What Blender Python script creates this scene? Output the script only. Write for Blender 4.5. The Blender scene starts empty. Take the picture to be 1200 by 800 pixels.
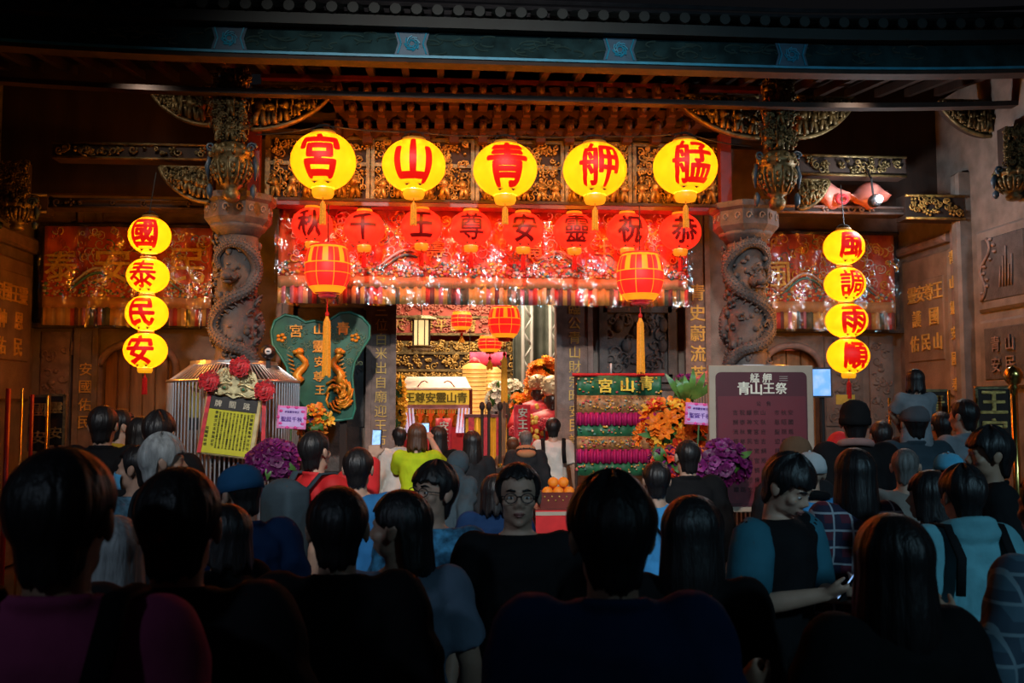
import bpy, bmesh, math, random
import numpy as np
from mathutils import Vector, Matrix
R = math.radians
PI = math.pi
SC = bpy.context.scene
COL = SC.collection

# ------------------------------------------------------------------ camera
FPX = 1100.0                                   # focal length in pixels of the 1200 px wide frame
CAM = Vector((-0.55, 0.0, 1.80))
YAW, PITCH = R(4.43), R(3.9)
cam_data = bpy.data.cameras.new('camera')
cam_data.sensor_width = 36.0
cam_data.lens = FPX / 1200.0 * 36.0
cam_data.clip_end = 200
cam_data.dof.use_dof = True
cam_data.dof.focus_distance = 8.5
cam_data.dof.aperture_fstop = 5.0
cam = bpy.data.objects.new('camera', cam_data)
cam.location = CAM
cam.rotation_euler = (PI / 2 + PITCH, 0, -YAW)
COL.objects.link(cam)
SC.camera = cam
CROT = cam.rotation_euler.to_matrix()

def at(px, py, Y):
    """world point seen at a photograph pixel on the plane y = Y"""
    d = CROT @ Vector(((px - 600) / FPX, (400 - py) / FPX, -1))
    t = (Y - CAM.y) / d.y
    return CAM + d * t

def mpp(px, Y):
    return (at(px + .5, 400, Y) - at(px - .5, 400, Y)).length

def X(px, Y): return at(px, 430, Y).x
def Z(py, Y, px=600): return at(px, py, Y).z

# ------------------------------------------------------------------ world, exposure, large lights
SC.view_settings.view_transform = 'Standard'
SC.view_settings.look = 'None'
SC.view_settings.exposure = 0.0
SC.view_settings.gamma = 1.0
SC.view_settings.use_curve_mapping = False
SC.cycles.use_denoising = True
SC.cycles.max_bounces = 6
SC.cycles.transparent_max_bounces = 12
SC.cycles.caustics_reflective = False
SC.cycles.caustics_refractive = False
SC.cycles.sample_clamp_indirect = 4.0
w = bpy.data.worlds.new('night_sky'); SC.world = w
w.use_nodes = True
bg = w.node_tree.nodes['Background']
bg.inputs[0].default_value = (0.12, 0.12, 0.14, 1)
bg.inputs[1].default_value = 0.028

def lamp(name, kind, loc, power, col, size=.3, target=None, spot=None, blend=.6):
    l = bpy.data.lights.new(name, kind)
    l.energy = power; l.color = col
    if kind == 'AREA': l.size = size
    else: l.shadow_soft_size = size
    if spot: l.spot_size = R(spot); l.spot_blend = blend
    o = bpy.data.objects.new(name, l); o.location = loc
    if target is not None:
        o.rotation_euler = (Vector(target) - Vector(loc)).to_track_quat('-Z', 'Y').to_euler()
    COL.objects.link(o); return o
# street lamps across the square, behind the photographer
lamp('street_lamp_light', 'SPOT', (4.5, -7.0, 6.8), 2000, (.42, .78, 1.0), .35, (2.3, 6.6, 1.9), 42, 1.0)
lamp('street_lamp_light', 'SPOT', (-5.5, -6.0, 6.8), 900, (.6, .78, 1.0), .35, (-1.0, 6.6, 1.9), 34, 1.0)
# lamps of the hall behind the door
lamp('hall_lamp_light', 'AREA', (0.1, 13.6, 4.5), 210, (1, .78, .55), 1.6, (0.1, 13.8, 0))
lamp('hall_lamp_light', 'AREA', (0.3, 15.8, 4.4), 150, (1, .76, .52), 1.6, (0.3, 16.2, 0))

# added spot high behind the camera to brighten the facade, and small warm floods behind the eave board
lamp('facade_fill_light', 'SPOT', (-1.5, -4.0, 8.0), 5000, (1.0, .92, .84), .3, (0.0, 10.0, 1.7), 33, .8)
for fx_ in (-3.4, 3.6):
    lamp('eave_floodlight_light', 'SPOT', (fx_, 8.8, 4.9), 25, (1.0, .84, .68), .12, (fx_ * .9, 11.4, 1.9), 110, 1.0)

# ------------------------------------------------------------------ helpers
def tag(o, label=None, cat=None, group=None, kind=None):
    if label: o['label'] = label
    if cat: o['category'] = cat
    if group: o['group'] = group
    if kind: o['kind'] = kind
    return o

def empty(name, loc=(0, 0, 0), rz=0, label=None, cat=None, group=None, kind=None, parent=None):
    o = bpy.data.objects.new(name, None); COL.objects.link(o)
    o.location = loc; o.rotation_euler = (0, 0, rz); o.empty_display_size = .1
    if parent: o.parent = parent
    return tag(o, label, cat, group, kind)

def copy_tree(o, parent=None):
    c = o.copy(); COL.objects.link(c)
    c.parent = parent
    for ch in list(o.children): copy_tree(ch, c)
    return c

class MB:
    """collects shapes, then links them as one mesh object"""
    def __init__(s): s.v = []; s.f = []; s.M = Matrix.Identity(4)
    def add(s, verts, faces, M=None):
        b = len(s.v); M = s.M if M is None else s.M @ M
        s.v += [tuple(M @ Vector(p)) for p in verts]
        s.f += [tuple(i + b for i in f) for f in faces]
        return s
    def box(s, c, d, rz=0, rx=0, ry=0, bev=0):
        x, y, z = (k / 2 for k in d)
        M = Matrix.Translation(c) @ Matrix.Rotation(rz, 4, 'Z') @ Matrix.Rotation(ry, 4, 'Y') @ Matrix.Rotation(rx, 4, 'X')
        if bev:
            b = min(bev, x * .9, z * .9)
            vs = []
            for yy, (ax, az) in ((-y, (x - b, z - b)), (-y + b, (x, z)), (y, (x, z))):
                vs += [(-ax, yy, -az), (ax, yy, -az), (ax, yy, az), (-ax, yy, az)]
            fs = [(0, 1, 2, 3)] + [(i + k, i + 4 + k, i + 4 + (k + 1) % 4, i + (k + 1) % 4) for i in (0, 4) for k in range(4)] + [(11, 10, 9, 8)]
            return s.add(vs, fs, M)
        vs = [(-x, -y, -z), (x, -y, -z), (x, y, -z), (-x, y, -z), (-x, -y, z), (x, -y, z), (x, y, z), (-x, y, z)]
        fs = [(3, 2, 1, 0), (4, 5, 6, 7), (0, 1, 5, 4), (1, 2, 6, 5), (2, 3, 7, 6), (3, 0, 4, 7)]
        return s.add(vs, fs, M)
    def b2(s, x0, x1, y0, y1, z0, z1, bev=0):
        return s.box(((x0 + x1) / 2, (y0 + y1) / 2, (z0 + z1) / 2), (abs(x1 - x0), abs(y1 - y0), abs(z1 - z0)), bev=bev)
    def tube(s, pts, r, n=6, closed=False, flat=1.0):
        pts = [Vector(p) for p in pts]; m = len(pts)
        rs = list(r) if hasattr(r, '__len__') else [r] * m
        vs = []; up = None
        for i, p in enumerate(pts):
            t = (pts[min(i + 1, m - 1)] - pts[max(i - 1, 0)])
            if closed: t = pts[(i + 1) % m] - pts[i - 1]
            if t.length < 1e-9: t = Vector((0, 0, 1))
            t.normalize()
            if up is None: up = Vector((0, 0, 1)) if abs(t.z) < .9 else Vector((0, 1, 0))
            a = t.cross(up)
            if a.length < 1e-4: a = t.cross(Vector((1, 0, .3)))
            a.normalize(); b = a.cross(t).normalized(); up = b
            for k in range(n):
                an = 2 * PI * k / n
                vs.append(tuple(p + (a * math.cos(an) + b * math.sin(an) * flat) * rs[i]))
        fs = []
        for i in range(m if closed else m - 1):
            j = (i + 1) % m
            for k in range(n):
                k2 = (k + 1) % n
                fs.append((i * n + k, i * n + k2, j * n + k2, j * n + k))
        if not closed:
            fs.append(tuple(reversed(range(n)))); fs.append(tuple((m - 1) * n + k for k in range(n)))
        return s.add(vs, fs)
    def lathe(s, prof, c=(0, 0, 0), n=20, sx=1, sy=1, M=None, cap=True):
        vs = []; m = len(prof)
        for r, z in prof:
            for k in range(n):
                a = 2 * PI * k / n
                vs.append((c[0] + r * sx * math.cos(a), c[1] + r * sy * math.sin(a), c[2] + z))
        fs = [(i * n + k, i * n + (k + 1) % n, (i + 1) * n + (k + 1) % n, (i + 1) * n + k) for i in range(m - 1) for k in range(n)]
        if cap:
            if prof[0][0] > 1e-5: fs.append(tuple(reversed(range(n))))
            if prof[-1][0] > 1e-5: fs.append(tuple((m - 1) * n + k for k in range(n)))
        return s.add(vs, fs, M)
    def ball(s, c, r, n=10, m=6, M=None):
        r = (r, r, r) if not hasattr(r, '__len__') else r
        vs = [(c[0], c[1], c[2] - r[2])]
        for i in range(1, m):
            th = -PI / 2 + PI * i / m
            for k in range(n):
                a = 2 * PI * k / n
                vs.append((c[0] + r[0] * math.cos(th) * math.cos(a), c[1] + r[1] * math.cos(th) * math.sin(a), c[2] + r[2] * math.sin(th)))
        vs.append((c[0], c[1], c[2] + r[2]))
        top = len(vs) - 1
        fs = [(0, 1 + (k + 1) % n, 1 + k) for k in range(n)]
        for i in range(m - 2):
            b = 1 + i * n
            fs += [(b + k, b + (k + 1) % n, b + n + (k + 1) % n, b + n + k) for k in range(n)]
        b = 1 + (m - 2) * n
        fs += [(b + k, b + (k + 1) % n, top) for k in range(n)]
        return s.add(vs, fs, M)
    def prism(s, poly, y0, y1, M=None):
        """polygon in x,z extruded along y"""
        n = len(poly)
        vs = [(x, y0, z) for x, z in poly] + [(x, y1, z) for x, z in poly]
        fs = [tuple(range(n)), tuple(reversed(range(n, 2 * n)))]
        fs += [(k, n + k, n + (k + 1) % n, (k + 1) % n) for k in range(n)]
        return s.add(vs, fs, M)
    def grid(s, fn, nu, nv, thick=0):
        """sheet fn(u,v) -> point; thick adds a back sheet and rims along +y"""
        P = [[Vector(fn(i / nu, j / nv)) for i in range(nu + 1)] for j in range(nv + 1)]
        W = nu + 1
        vs = [tuple(p) for row in P for p in row]
        fs = [(j * W + i, j * W + i + 1, (j + 1) * W + i + 1, (j + 1) * W + i) for j in range(nv) for i in range(nu)]
        if thick:
            o = len(vs)
            vs += [(p[0], p[1] + thick, p[2]) for p in vs]
            fs += [tuple(o + q for q in reversed(f)) for f in fs[:nu * nv]]
            rim = [i for i in range(W)] + [j * W + nu for j in range(1, nv + 1)] + [nv * W + i for i in range(nu - 1, -1, -1)] + [j * W for j in range(nv - 1, 0, -1)]
            fs += [(rim[k], o + rim[k], o + rim[(k + 1) % len(rim)], rim[(k + 1) % len(rim)]) for k in range(len(rim))]
        return s.add(vs, fs)
    def build(s, name, mat, parent=None, smooth=False, loc=None, rz=0, label=None, cat=None, group=None, kind=None, angle=40):
        me = bpy.data.meshes.new(name)
        me.from_pydata(s.v, [], s.f)
        me.materials.append(mat)
        if smooth:
            me.polygons.foreach_set('use_smooth', [True] * len(me.polygons))
            if smooth == 'auto':
                try: me.set_sharp_from_angle(angle=R(angle))
                except Exception: pass
        me.update()
        return link(name, me, parent, loc, rz, label, cat, group, kind)

def link(name, me, parent=None, loc=None, rz=0, label=None, cat=None, group=None, kind=None):
    o = bpy.data.objects.new(name, me); COL.objects.link(o)
    if loc is not None: o.location = loc
    o.rotation_euler = (0, 0, rz)
    if parent: o.parent = parent
    return tag(o, label, cat, group, kind)

# ------------------------------------------------------------------ materials (all procedural)
MATS = {}
def pm(name, col, rough=.6, metal=0, emit=None, es=0, var=.25, vs=8.0, bump=0, bs=30.0, spec=.4, stretch=(1, 1, 1), sheen=0, col2=None):
    if name in MATS: return MATS[name]
    m = bpy.data.materials.new(name); MATS[name] = m
    m.use_nodes = True; nt = m.node_tree; b = nt.nodes['Principled BSDF']
    b.inputs['Roughness'].default_value = rough; b.inputs['Metallic'].default_value = metal
    b.inputs['Specular IOR Level'].default_value = spec
    if sheen: b.inputs['Sheen Weight'].default_value = sheen
    tc = nt.nodes.new('ShaderNodeTexCoord'); mp = nt.nodes.new('ShaderNodeMapping')
    mp.inputs['Scale'].default_value = stretch
    nt.links.new(tc.outputs['Object'], mp.inputs['Vector'])
    nz = nt.nodes.new('ShaderNodeTexNoise'); nz.inputs['Scale'].default_value = vs; nz.inputs['Detail'].default_value = 4
    nt.links.new(mp.outputs[0], nz.inputs['Vector'])
    rp = nt.nodes.new('ShaderNodeValToRGB')
    c2 = col2 if col2 else tuple(min(1, c * (1 + var)) for c in col)
    rp.color_ramp.elements[0].position = .3; rp.color_ramp.elements[1].position = .7
    rp.color_ramp.elements[0].color = (*[c * (1 - var) for c in col], 1)
    rp.color_ramp.elements[1].color = (*c2, 1)
    nt.links.new(nz.outputs['Fac'], rp.inputs['Fac'])
    nt.links.new(rp.outputs['Color'], b.inputs['Base Color'])
    if emit:
        b.inputs['Emission Color'].default_value = (*emit, 1); b.inputs['Emission Strength'].default_value = es
    if bump:
        n2 = nt.nodes.new('ShaderNodeTexNoise'); n2.inputs['Scale'].default_value = bs; n2.inputs['Detail'].default_value = 5
        nt.links.new(mp.outputs[0], n2.inputs['Vector'])
        bp = nt.nodes.new('ShaderNodeBump'); bp.inputs['Strength'].default_value = bump; bp.inputs['Distance'].default_value = .02
        nt.links.new(n2.outputs['Fac'], bp.inputs['Height']); nt.links.new(bp.outputs[0], b.inputs['Normal'])
    return m

def emat(name, col, es, rough=.5, edge=None, thin=0):
    """paper or bulb that gives off light, a little deeper toward the rim of the shade"""
    if name in MATS: return MATS[name]
    m = bpy.data.materials.new(name); MATS[name] = m
    m.use_nodes = True; nt = m.node_tree; b = nt.nodes['Principled BSDF']
    b.inputs['Base Color'].default_value = (*[c * .5 for c in col], 1); b.inputs['Roughness'].default_value = rough
    b.inputs['Emission Strength'].default_value = es
    tc = nt.nodes.new('ShaderNodeTexCoord'); nz = nt.nodes.new('ShaderNodeTexNoise'); nz.inputs['Scale'].default_value = 9
    nt.links.new(tc.outputs['Object'], nz.inputs['Vector'])
    rp = nt.nodes.new('ShaderNodeValToRGB'); e = edge or tuple(c * .8 for c in col)
    rp.color_ramp.elements[0].position = .25; rp.color_ramp.elements[1].position = .6
    rp.color_ramp.elements[0].color = (*e, 1); rp.color_ramp.elements[1].color = (*col, 1)
    nt.links.new(nz.outputs['Fac'], rp.inputs['Fac']); nt.links.new(rp.outputs[0], b.inputs['Emission Color'])
    if thin:                                     # thin paper lets the bulb's light out
        tr = nt.nodes.new('ShaderNodeBsdfTransparent'); mx = nt.nodes.new('ShaderNodeMixShader'); mx.inputs[0].default_value = thin
        tr.inputs[0].default_value = (*[min(1, c + .1) for c in col], 1)
        out = nt.nodes['Material Output']
        nt.links.new(b.outputs[0], mx.inputs[1]); nt.links.new(tr.outputs[0], mx.inputs[2]); nt.links.new(mx.outputs[0], out.inputs[0])
    return m

stone = pm('granite', (.20, .165, .14), .75, var=.3, vs=5, bump=.25, bs=60)
stone_d = pm('dark_granite', (.088, .080, .078), .7, var=.35, vs=7, bump=.35, bs=45)
stone_w = pm('warm_stone', (.27, .19, .13), .72, var=.3, vs=4, bump=.3, bs=50)
stone_p = pm('pink_granite', (.25, .175, .15), .7, var=.28, vs=9, bump=.2, bs=70)
wood_d = pm('dark_wood', (.030, .016, .011), .75, var=.35, vs=6, bump=.15, stretch=(1, 1, .2))
wood_r = pm('red_lacquer_wood', (.13, .018, .012), .4, var=.3, vs=5)
wood_b = pm('brown_door_wood', (.27, .14, .055), .5, var=.35, vs=5, stretch=(4, 4, .4), bump=.15)
gilt = pm('aged_gilding', (.40, .24, .065), .42, .55, var=.6, vs=14, bump=.3, bs=40)
gilt_d = pm('dark_gilding', (.15, .105, .042), .45, .5, var=.6, vs=14, bump=.3, bs=40)
gold_paint = pm('gold_leaf_lettering', (.80, .50, .12), .45, .0, var=.2)
brass = pm('polished_brass', (.70, .47, .13), .22, 1.0, var=.1)
steel = pm('stainless_steel', (.72, .72, .74), .28, .85, var=.08)
black = pm('black_plastic', (.012, .012, .013), .45, var=.2)
white_p = pm('white_enamel', (.72, .72, .70), .45, var=.06)
red_cloth = pm('red_cloth', (.55, .015, .018), .7, var=.25, vs=6)
red_silk = pm('red_silk', (.62, .02, .03), .45, var=.3, vs=18, sheen=.3)
gold_thread = pm('gold_thread', (.90, .55, .09), .5, .0, var=.3, vs=40)
green_leaf = pm('green_leaf', (.05, .14, .025), .45, var=.4, vs=10)
wire_m = pm('black_wire', (.01, .01, .01), .6)
# ------------------------------------------------------------------ lettering
_glyph = {}
def glyph(ch, bold=0.0):
    k = ch
    if k in _glyph: return _glyph[k]
    cu = bpy.data.curves.new('lettering', 'FONT'); cu.body = ch; cu.size = 1.0
    cu.resolution_u = 2; cu.fill_mode = 'FRONT'
    o = bpy.data.objects.new('lettering', cu); COL.objects.link(o)
    dg = bpy.context.evaluated_depsgraph_get()
    me = o.evaluated_get(dg).to_mesh()
    v = [(p.co.x, p.co.y) for p in me.vertices]; f = [tuple(q.vertices) for q in me.polygons]
    o.evaluated_get(dg).to_mesh_clear()
    bpy.data.objects.remove(o); bpy.data.curves.remove(cu)
    if v:
        x0, x1 = min(p[0] for p in v), max(p[0] for p in v); y0, y1 = min(p[1] for p in v), max(p[1] for p in v)
        c = ((x0 + x1) / 2, (y0 + y1) / 2); s = 1 / max(x1 - x0, y1 - y0, .3)
        v = [((p[0] - c[0]) * s, (p[1] - c[1]) * s) for p in v]
    _glyph[k] = (v, f); return _glyph[k]

def thicken(v, f, b, n=6):
    """heavier strokes: the character and shifted copies of it, as one outline"""
    V = list(v); F = list(f)
    for k in range(n):
        dx, dy = b * math.cos(2 * PI * k / n), b * math.sin(2 * PI * k / n) * .8; o = len(V)
        V += [(p[0] + dx, p[1] + dy) for p in v]; F += [tuple(i + o for i in q) for q in f]
    return V, F

def ink(mb, ch, x, z, size, y=0, depth=.004, bold=.0, sx=1.0, slant=0):
    """one character, facing -y, drawn proud of the plane y; heavier strokes are stepped copies"""
    v, f = glyph(ch)
    if not v: return
    shifts = [(0, 0)] + ([(bold * math.cos(PI * k / 3), bold * .8 * math.sin(PI * k / 3)) for k in range(6)] if bold > .011 else [])
    for i, (dx, dy) in enumerate(shifts):
        bm = bmesh.new()
        vs = [bm.verts.new((x + (p[0] + dx + slant * p[1]) * size * sx, y, z + (p[1] + dy) * size)) for p in v]
        for q in f:
            try: bm.faces.new([vs[k] for k in q])
            except ValueError: pass
        back = bm.faces[:]
        r = bmesh.ops.extrude_face_region(bm, geom=back)
        for e in r['geom']:
            if isinstance(e, bmesh.types.BMVert): e.co.y -= depth * (1 - .06 * i) + .0004 * (6 - i)
        bmesh.ops.delete(bm, geom=[q for q in back if q.is_valid], context='FACES_ONLY')
        bm.verts.index_update()
        mb.add([tuple(q.co) for q in bm.verts], [tuple(q.index for q in fc.verts) for fc in bm.faces])
        bm.free()

def wrap_glyph(ch, size, rx, rz, bold=.02, off=.004, rough=0):
    """a character laid on the front (-y) of a lantern of radii rx, rz"""
    v, f = glyph(ch); bold *= 1.0 if len(v) < 70 else .6 if len(v) < 105 else .36
    v, f = thicken(v, f, bold, 8)
    bm = bmesh.new(); vs = [bm.verts.new((p[0] * size, 0, p[1] * size)) for p in v]
    for q in f:
        try: bm.faces.new([vs[i] for i in q])
        except ValueError: pass
    bmesh.ops.triangulate(bm, faces=bm.faces[:])
    for _ in range(3):
        lng = [e for e in bm.edges if e.calc_length() > size * .14]
        if not lng: break
        bmesh.ops.subdivide_edges(bm, edges=lng, cuts=1)
        bmesh.ops.triangulate(bm, faces=bm.faces[:])
    rnd = random.Random(ord(ch))
    out = []
    for q in bm.verts:
        x, z = q.co.x, q.co.z
        t = z / rz; k = math.sqrt(max(0, 1 - t * t)); xr = max(rx * k, 1e-4)
        a = x / rx * (1.0)
        out.append((math.sin(a) * xr * 1.0, -math.cos(a) * xr - off, z))
    bm.verts.index_update()
    fs = [tuple(q.index for q in fc.verts) for fc in bm.faces]
    bm.free(); return out, fs
# ------------------------------------------------------------------ depths of the building (y, metres from the photographer)
YE, YL, YC, YR, YK, YW = 8.5, 9.2, 9.8, 9.97, 10.35, 11.6
# ------------------------------------------------------------------ setting
floor_m = pm('granite_paving', (.10, .09, .085), .6, var=.3, vs=3, bump=.2)
f = empty('floor', kind='structure')
MB().b2(-11, 11, -9, 20, -.14, -.03).build('ground', floor_m, f)
slab = MB().box((0, 0, 0), (1.18, .58, .05), bev=0)
me = bpy.data.meshes.new('paving_slab'); me.from_pydata(slab.v, [], slab.f); me.materials.append(floor_m)
for j in range(16):
    for i in range(13):
        link('paving_slab', me, f, (-7.2 + i * 1.2 + (.6 if j % 2 else 0), 0.4 + j * .6, -.028 + .002 * ((i * 7 + j * 3) % 3)))
XL, XR = X(38, YW), X(1056, YW)               # inner corners of the porch
DX0, DX1 = X(461, YW), X(655, YW)             # door opening
ZT = 5.4
wb = empty('wall_back', kind='structure')
AL0, AL1 = X(117, YW), X(207, YW)              # left arched door
AR0, AR1 = X(893, YW), X(962, YW)
ZA = Z(408, YW)
def pier(x0, x1, z0=0, z1=ZT, y0=YW, y1=YW + .35, m=stone, name='wall_panel'):
    return MB().b2(x0, x1, y0, y1, z0, z1).build(name, m, wb)
pier(XL - .4, AL0); pier(AL1, X(432, YW)); pier(X(692, YW), AR0); pier(AR1, XR + .4)
def arch_top(x0, x1):
    p = [(x0, ZT), (x0, ZA - .25)]
    for k in range(11):
        a = PI - PI * k / 10
        p.append(((x0 + x1) / 2 + (x1 - x0) / 2 * math.cos(a), ZA - .25 + .3 * math.sin(a)))
    p += [(x1, ZA - .25), (x1, ZT)]
    # split into two halves so that every face stays simple
    m = len(p) // 2; cx = (x0 + x1) / 2
    a = p[:m + 1] + [(cx, ZT)]; b = [(cx, ZT)] + p[m:]
    MB().prism([q for i, q in enumerate(a) if i == 0 or q != a[i - 1]], YW, YW + .35).prism(b, YW, YW + .35).build('arch', stone, wb)
    # moulding round the arch
    pts = [(x0, YW - .02, 0), (x0, YW - .02, ZA - .25)] + [((x0 + x1) / 2 + (x1 - x0) / 2 * math.cos(PI - PI * k / 14), YW - .02, ZA - .25 + .3 * math.sin(PI - PI * k / 14)) for k in range(15)] + [(x1, YW - .02, 0)]
    MB().tube(pts, .045, 8).build('arch_moulding', stone_p, wb, True)
arch_top(AL0, AL1); arch_top(AR0, AR1)
MB().b2(X(432, YW), X(692, YW), YW, YW + .35, Z(352, YW), ZT).build('lintel', stone_d, wb)
# dark panels either side of the central door
for a, b in ((330, 430), (696, 800)):
    mb = MB(); x0, x1 = X(a, YW), X(b, YW)
    for z0, z1 in ((.1, .9), (.98, 1.9), (1.98, 3.0)):
        mb.b2(x0 + .05, x1 - .05, YW - .035, YW + .01, z0, z1, bev=.03)
    mb.build('carved_panel', stone_d, wb)
# posts of the central door with gilded couplets, and the outer pilasters
def post(a, b, y, depth, text, tz0, tz1, size, m=stone_p, base=True, bold=.01, gm=gold_paint):
    x0, x1 = X(a, y), X(b, y)
    p = MB().b2(x0, x1, y, y + depth, 0, 4.2)
    p.b2(x0 - .03, x0 + .035, y - .03, y + .06, 0, 4.2).b2(x1 - .035, x1 + .03, y - .03, y + .06, 0, 4.2)
    if base: p.b2(x0 - .07, x1 + .07, y - .08, y + depth, 0, .35, bev=.03)
    o = p.build('door_post', m, wb)
    t = MB(); n = len(text)
    for i, c in enumerate(text):
        z = tz0 + (tz1 - tz0) * i / (n - 1)
        ink(t, c, (x0 + x1) / 2, z, size, y - .001, .012, bold)
    t.build('inscription', gm, o, label='gilded couplet lettering')
    return o
post(432, 461, YW - .12, .45, '三位白米出自廟迎王市山文', Z(366, YW), Z(548, YW), .145)
post(655, 692, YW - .12, .45, '臨公青山財宗昭安民護國佑', Z(362, YW), Z(550, YW), .15)
post(806, 830, YW - .12, .4, '青史蔚流芳', Z(342, YW), Z(438, YW), .20, bold=.02)
post(326, 340, YW - .10, .4, '山靈安民', Z(378, YW), Z(470, YW), .001)
post(90, 112, YW - .06, .2, '安國佑民', Z(434, YW), Z(494, YW), .15, stone)
# small relief above the pilaster and a relief strip beside it
r = MB()
xa = X(98, YW)
r.prism([(xa - .14, Z(418, YW)), (xa - .14, Z(405, YW)), (xa, Z(392, YW)), (xa + .14, Z(405, YW)), (xa + .14, Z(418, YW))], YW - .05, YW)
r.build('carved_relief', stone_p, wb)
def relief(x0, x1, z0, z1, y, seed, n=26, m=stone_p, parent=wb, d=.03, name='carved_relief'):
    rn = random.Random(seed); q = MB()
    q.b2(x0, x1, y - .008, y + .02, z0, z1, bev=.01)
    for _ in range(n):
        cx = rn.uniform(x0 + .05, x1 - .05); cz = rn.uniform(z0 + .05, z1 - .05); rr = rn.uniform(.03, .07)
        t = rn.choice((1, -1)); a0 = rn.uniform(0, 6)
        q.tube([(cx + rr * (1 - k / 11) * math.cos(a0 + t * k * .75), y - .012, cz + rr * (1 - k / 11) * math.sin(a0 + t * k * .75)) for k in range(9)], [.014 * (1 - k / 12) for k in range(9)], 5)
    for _ in range(n // 3):
        cx = rn.uniform(x0 + .06, x1 - .06); cz = rn.uniform(z0 + .06, z1 - .06)
        q.ball((cx, y - .005, cz), (rn.uniform(.02, .06), d, rn.uniform(.02, .06)), 8, 5)
    return q.build(name, m, parent, True)
relief(X(48, YW), X(82, YW), 1.0, Z(392, YW), YW - .02, 3)
relief(X(966, YW), X(1010, YW), Z(500, YW), Z(392, YW), YW - .02, 8, 30, stone)
relief(X(1018, YW), X(1046, YW), Z(520, YW), Z(392, YW), YW - .02, 9, 26, stone)
relief(X(335, YW), X(428, YW), Z(500, YW), Z(365, YW), YW - .03, 12, 30, stone_d)
# band under the side curtains
for a, b in ((38, 235), (888, 1056)):
    MB().b2(X(a, YW), X(b, YW), YW - .12, YW, Z(388, YW), Z(382, YW)).build('ledge', stone_d, wb)
# openwork stone window right of the door
wx0, wx1, wz0, wz1 = X(706, YW), X(786, YW), Z(442, YW), Z(362, YW)
win = empty('window_1', ((wx0 + wx1) / 2, YW, wz0), kind='structure')
fr = MB()
W2, H2 = (wx1 - wx0) / 2, wz1 - wz0
for s in (-1, 1): fr.b2(s * W2 - .05, s * W2 + .05, -.09, .02, -.05, H2 + .05)
fr.b2(-W2, W2, -.09, .02, -.06, .04).b2(-W2, W2, -.09, .02, H2 - .04, H2 + .06)
fr.build('window_frame', stone_d, win)
MB().b2(-W2, W2, -.02, .01, 0, H2).build('window_backing', pm('window_dark', (.012, .010, .010), .8), win)
rn = random.Random(5); lat = MB()
for _ in range(30):
    cx, cz = rn.uniform(-W2 + .08, W2 - .08), rn.uniform(.08, H2 - .08); rr = rn.uniform(.05, .12); a0 = rn.uniform(0, 6)
    lat.tube([(cx + rr * (1 - k / 14) * math.cos(a0 + k * .7), -.05, cz + rr * (1 - k / 14) * math.sin(a0 + k * .7)) for k in range(10)], .018, 5)
for k in range(5): lat.ball((rn.uniform(-W2 + .1, W2 - .1), -.05, rn.uniform(.1, H2 - .1)), (.07, .05, .09), 8, 6)
lat.build('carved_lattice', stone_d, win, True)
# leaves of the arched side doors
def door(name, x0, x1, planks):
    d = empty(name, ((x0 + x1) / 2, YW + .2, 0), kind='structure')
    n = planks; wd = (x1 - x0) / n
    for k in range(n):
        MB().box((-(x1 - x0) / 2 + wd * (k + .5), .0, ZA / 2), (wd - .012, .05, ZA), bev=.008).build('door_plank', wood_b, d)
    mb = MB()
    for k in (.55, 1.1, 1.7): mb.b2(-(x1 - x0) / 2, (x1 - x0) / 2, .03, .07, k, k + .09)
    mb.build('door_ledge', wood_d, d)
    return d
door('door_1', AL0, AL1, 6)
d2 = door('door_2', AR0, AR1, 4)
# the two wings of the porch, with carved tablets
def wing(name, x, side, panels, y0=5.0):
    w_ = empty(name, (x, YW, 0), kind='structure')
    MB().b2(0, side * .4, y0 - YW, .4, 0, ZT).build('wall_panel', stone, w_)
    return w_
wl = wing('wall_left', XL, -1, None); wr = wing('wall_right', XR, 1, None)
def side_piece(parent, x, side, ya, yb, z0, z1, proud, m, name, bev=.03):
    """a slab lying on a wing: ya..yb are true depths"""
    q = MB(); L = abs(yb - ya); M = Matrix.Rotation(-side * PI / 2, 4, 'Z') if side > 0 else Matrix.Rotation(PI / 2, 4, 'Z')
    q.M = Matrix.Translation((0, (ya + yb) / 2 - YW, 0)) @ M
    q.box((0, -proud / 2, (z0 + z1) / 2), (L, proud, z1 - z0), bev=bev)
    return q.build(name, m, parent)
def side_text(parent, side, rows, ya, yb, ztop, dz, size, proud, m=gold_paint, obj=None, name='inscription'):
    q = MB(); q.M = Matrix.Translation((0, (ya + yb) / 2 - YW, 0)) @ (Matrix.Rotation(-PI / 2, 4, 'Z') if side > 0 else Matrix.Rotation(PI / 2, 4, 'Z'))
    L = abs(yb - ya)
    for j, row in enumerate(rows):
        n = len(row)
        for i, c in enumerate(row):
            ink(q, c, -L / 2 + L * (i + .5) / n, ztop - j * dz, size, -proud, .012, .012)
    return q.build(name, m, parent, label='gilded carved lettering')
def yon(px, x, side):                           # depth at which a pixel column meets the wing
    d = CROT @ Vector(((px - 600) / FPX, 0, -1)); return CAM.y + d.y * (x - CAM.x) / d.x
def zon(px, py, x):
    d = CROT @ Vector(((px - 600) / FPX, (400 - py) / FPX, -1)); return (CAM + d * ((x - CAM.x) / d.x)).z
yr = lambda px: yon(px, XR, 1)
zr = lambda px, py: zon(px, py, XR)
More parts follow.
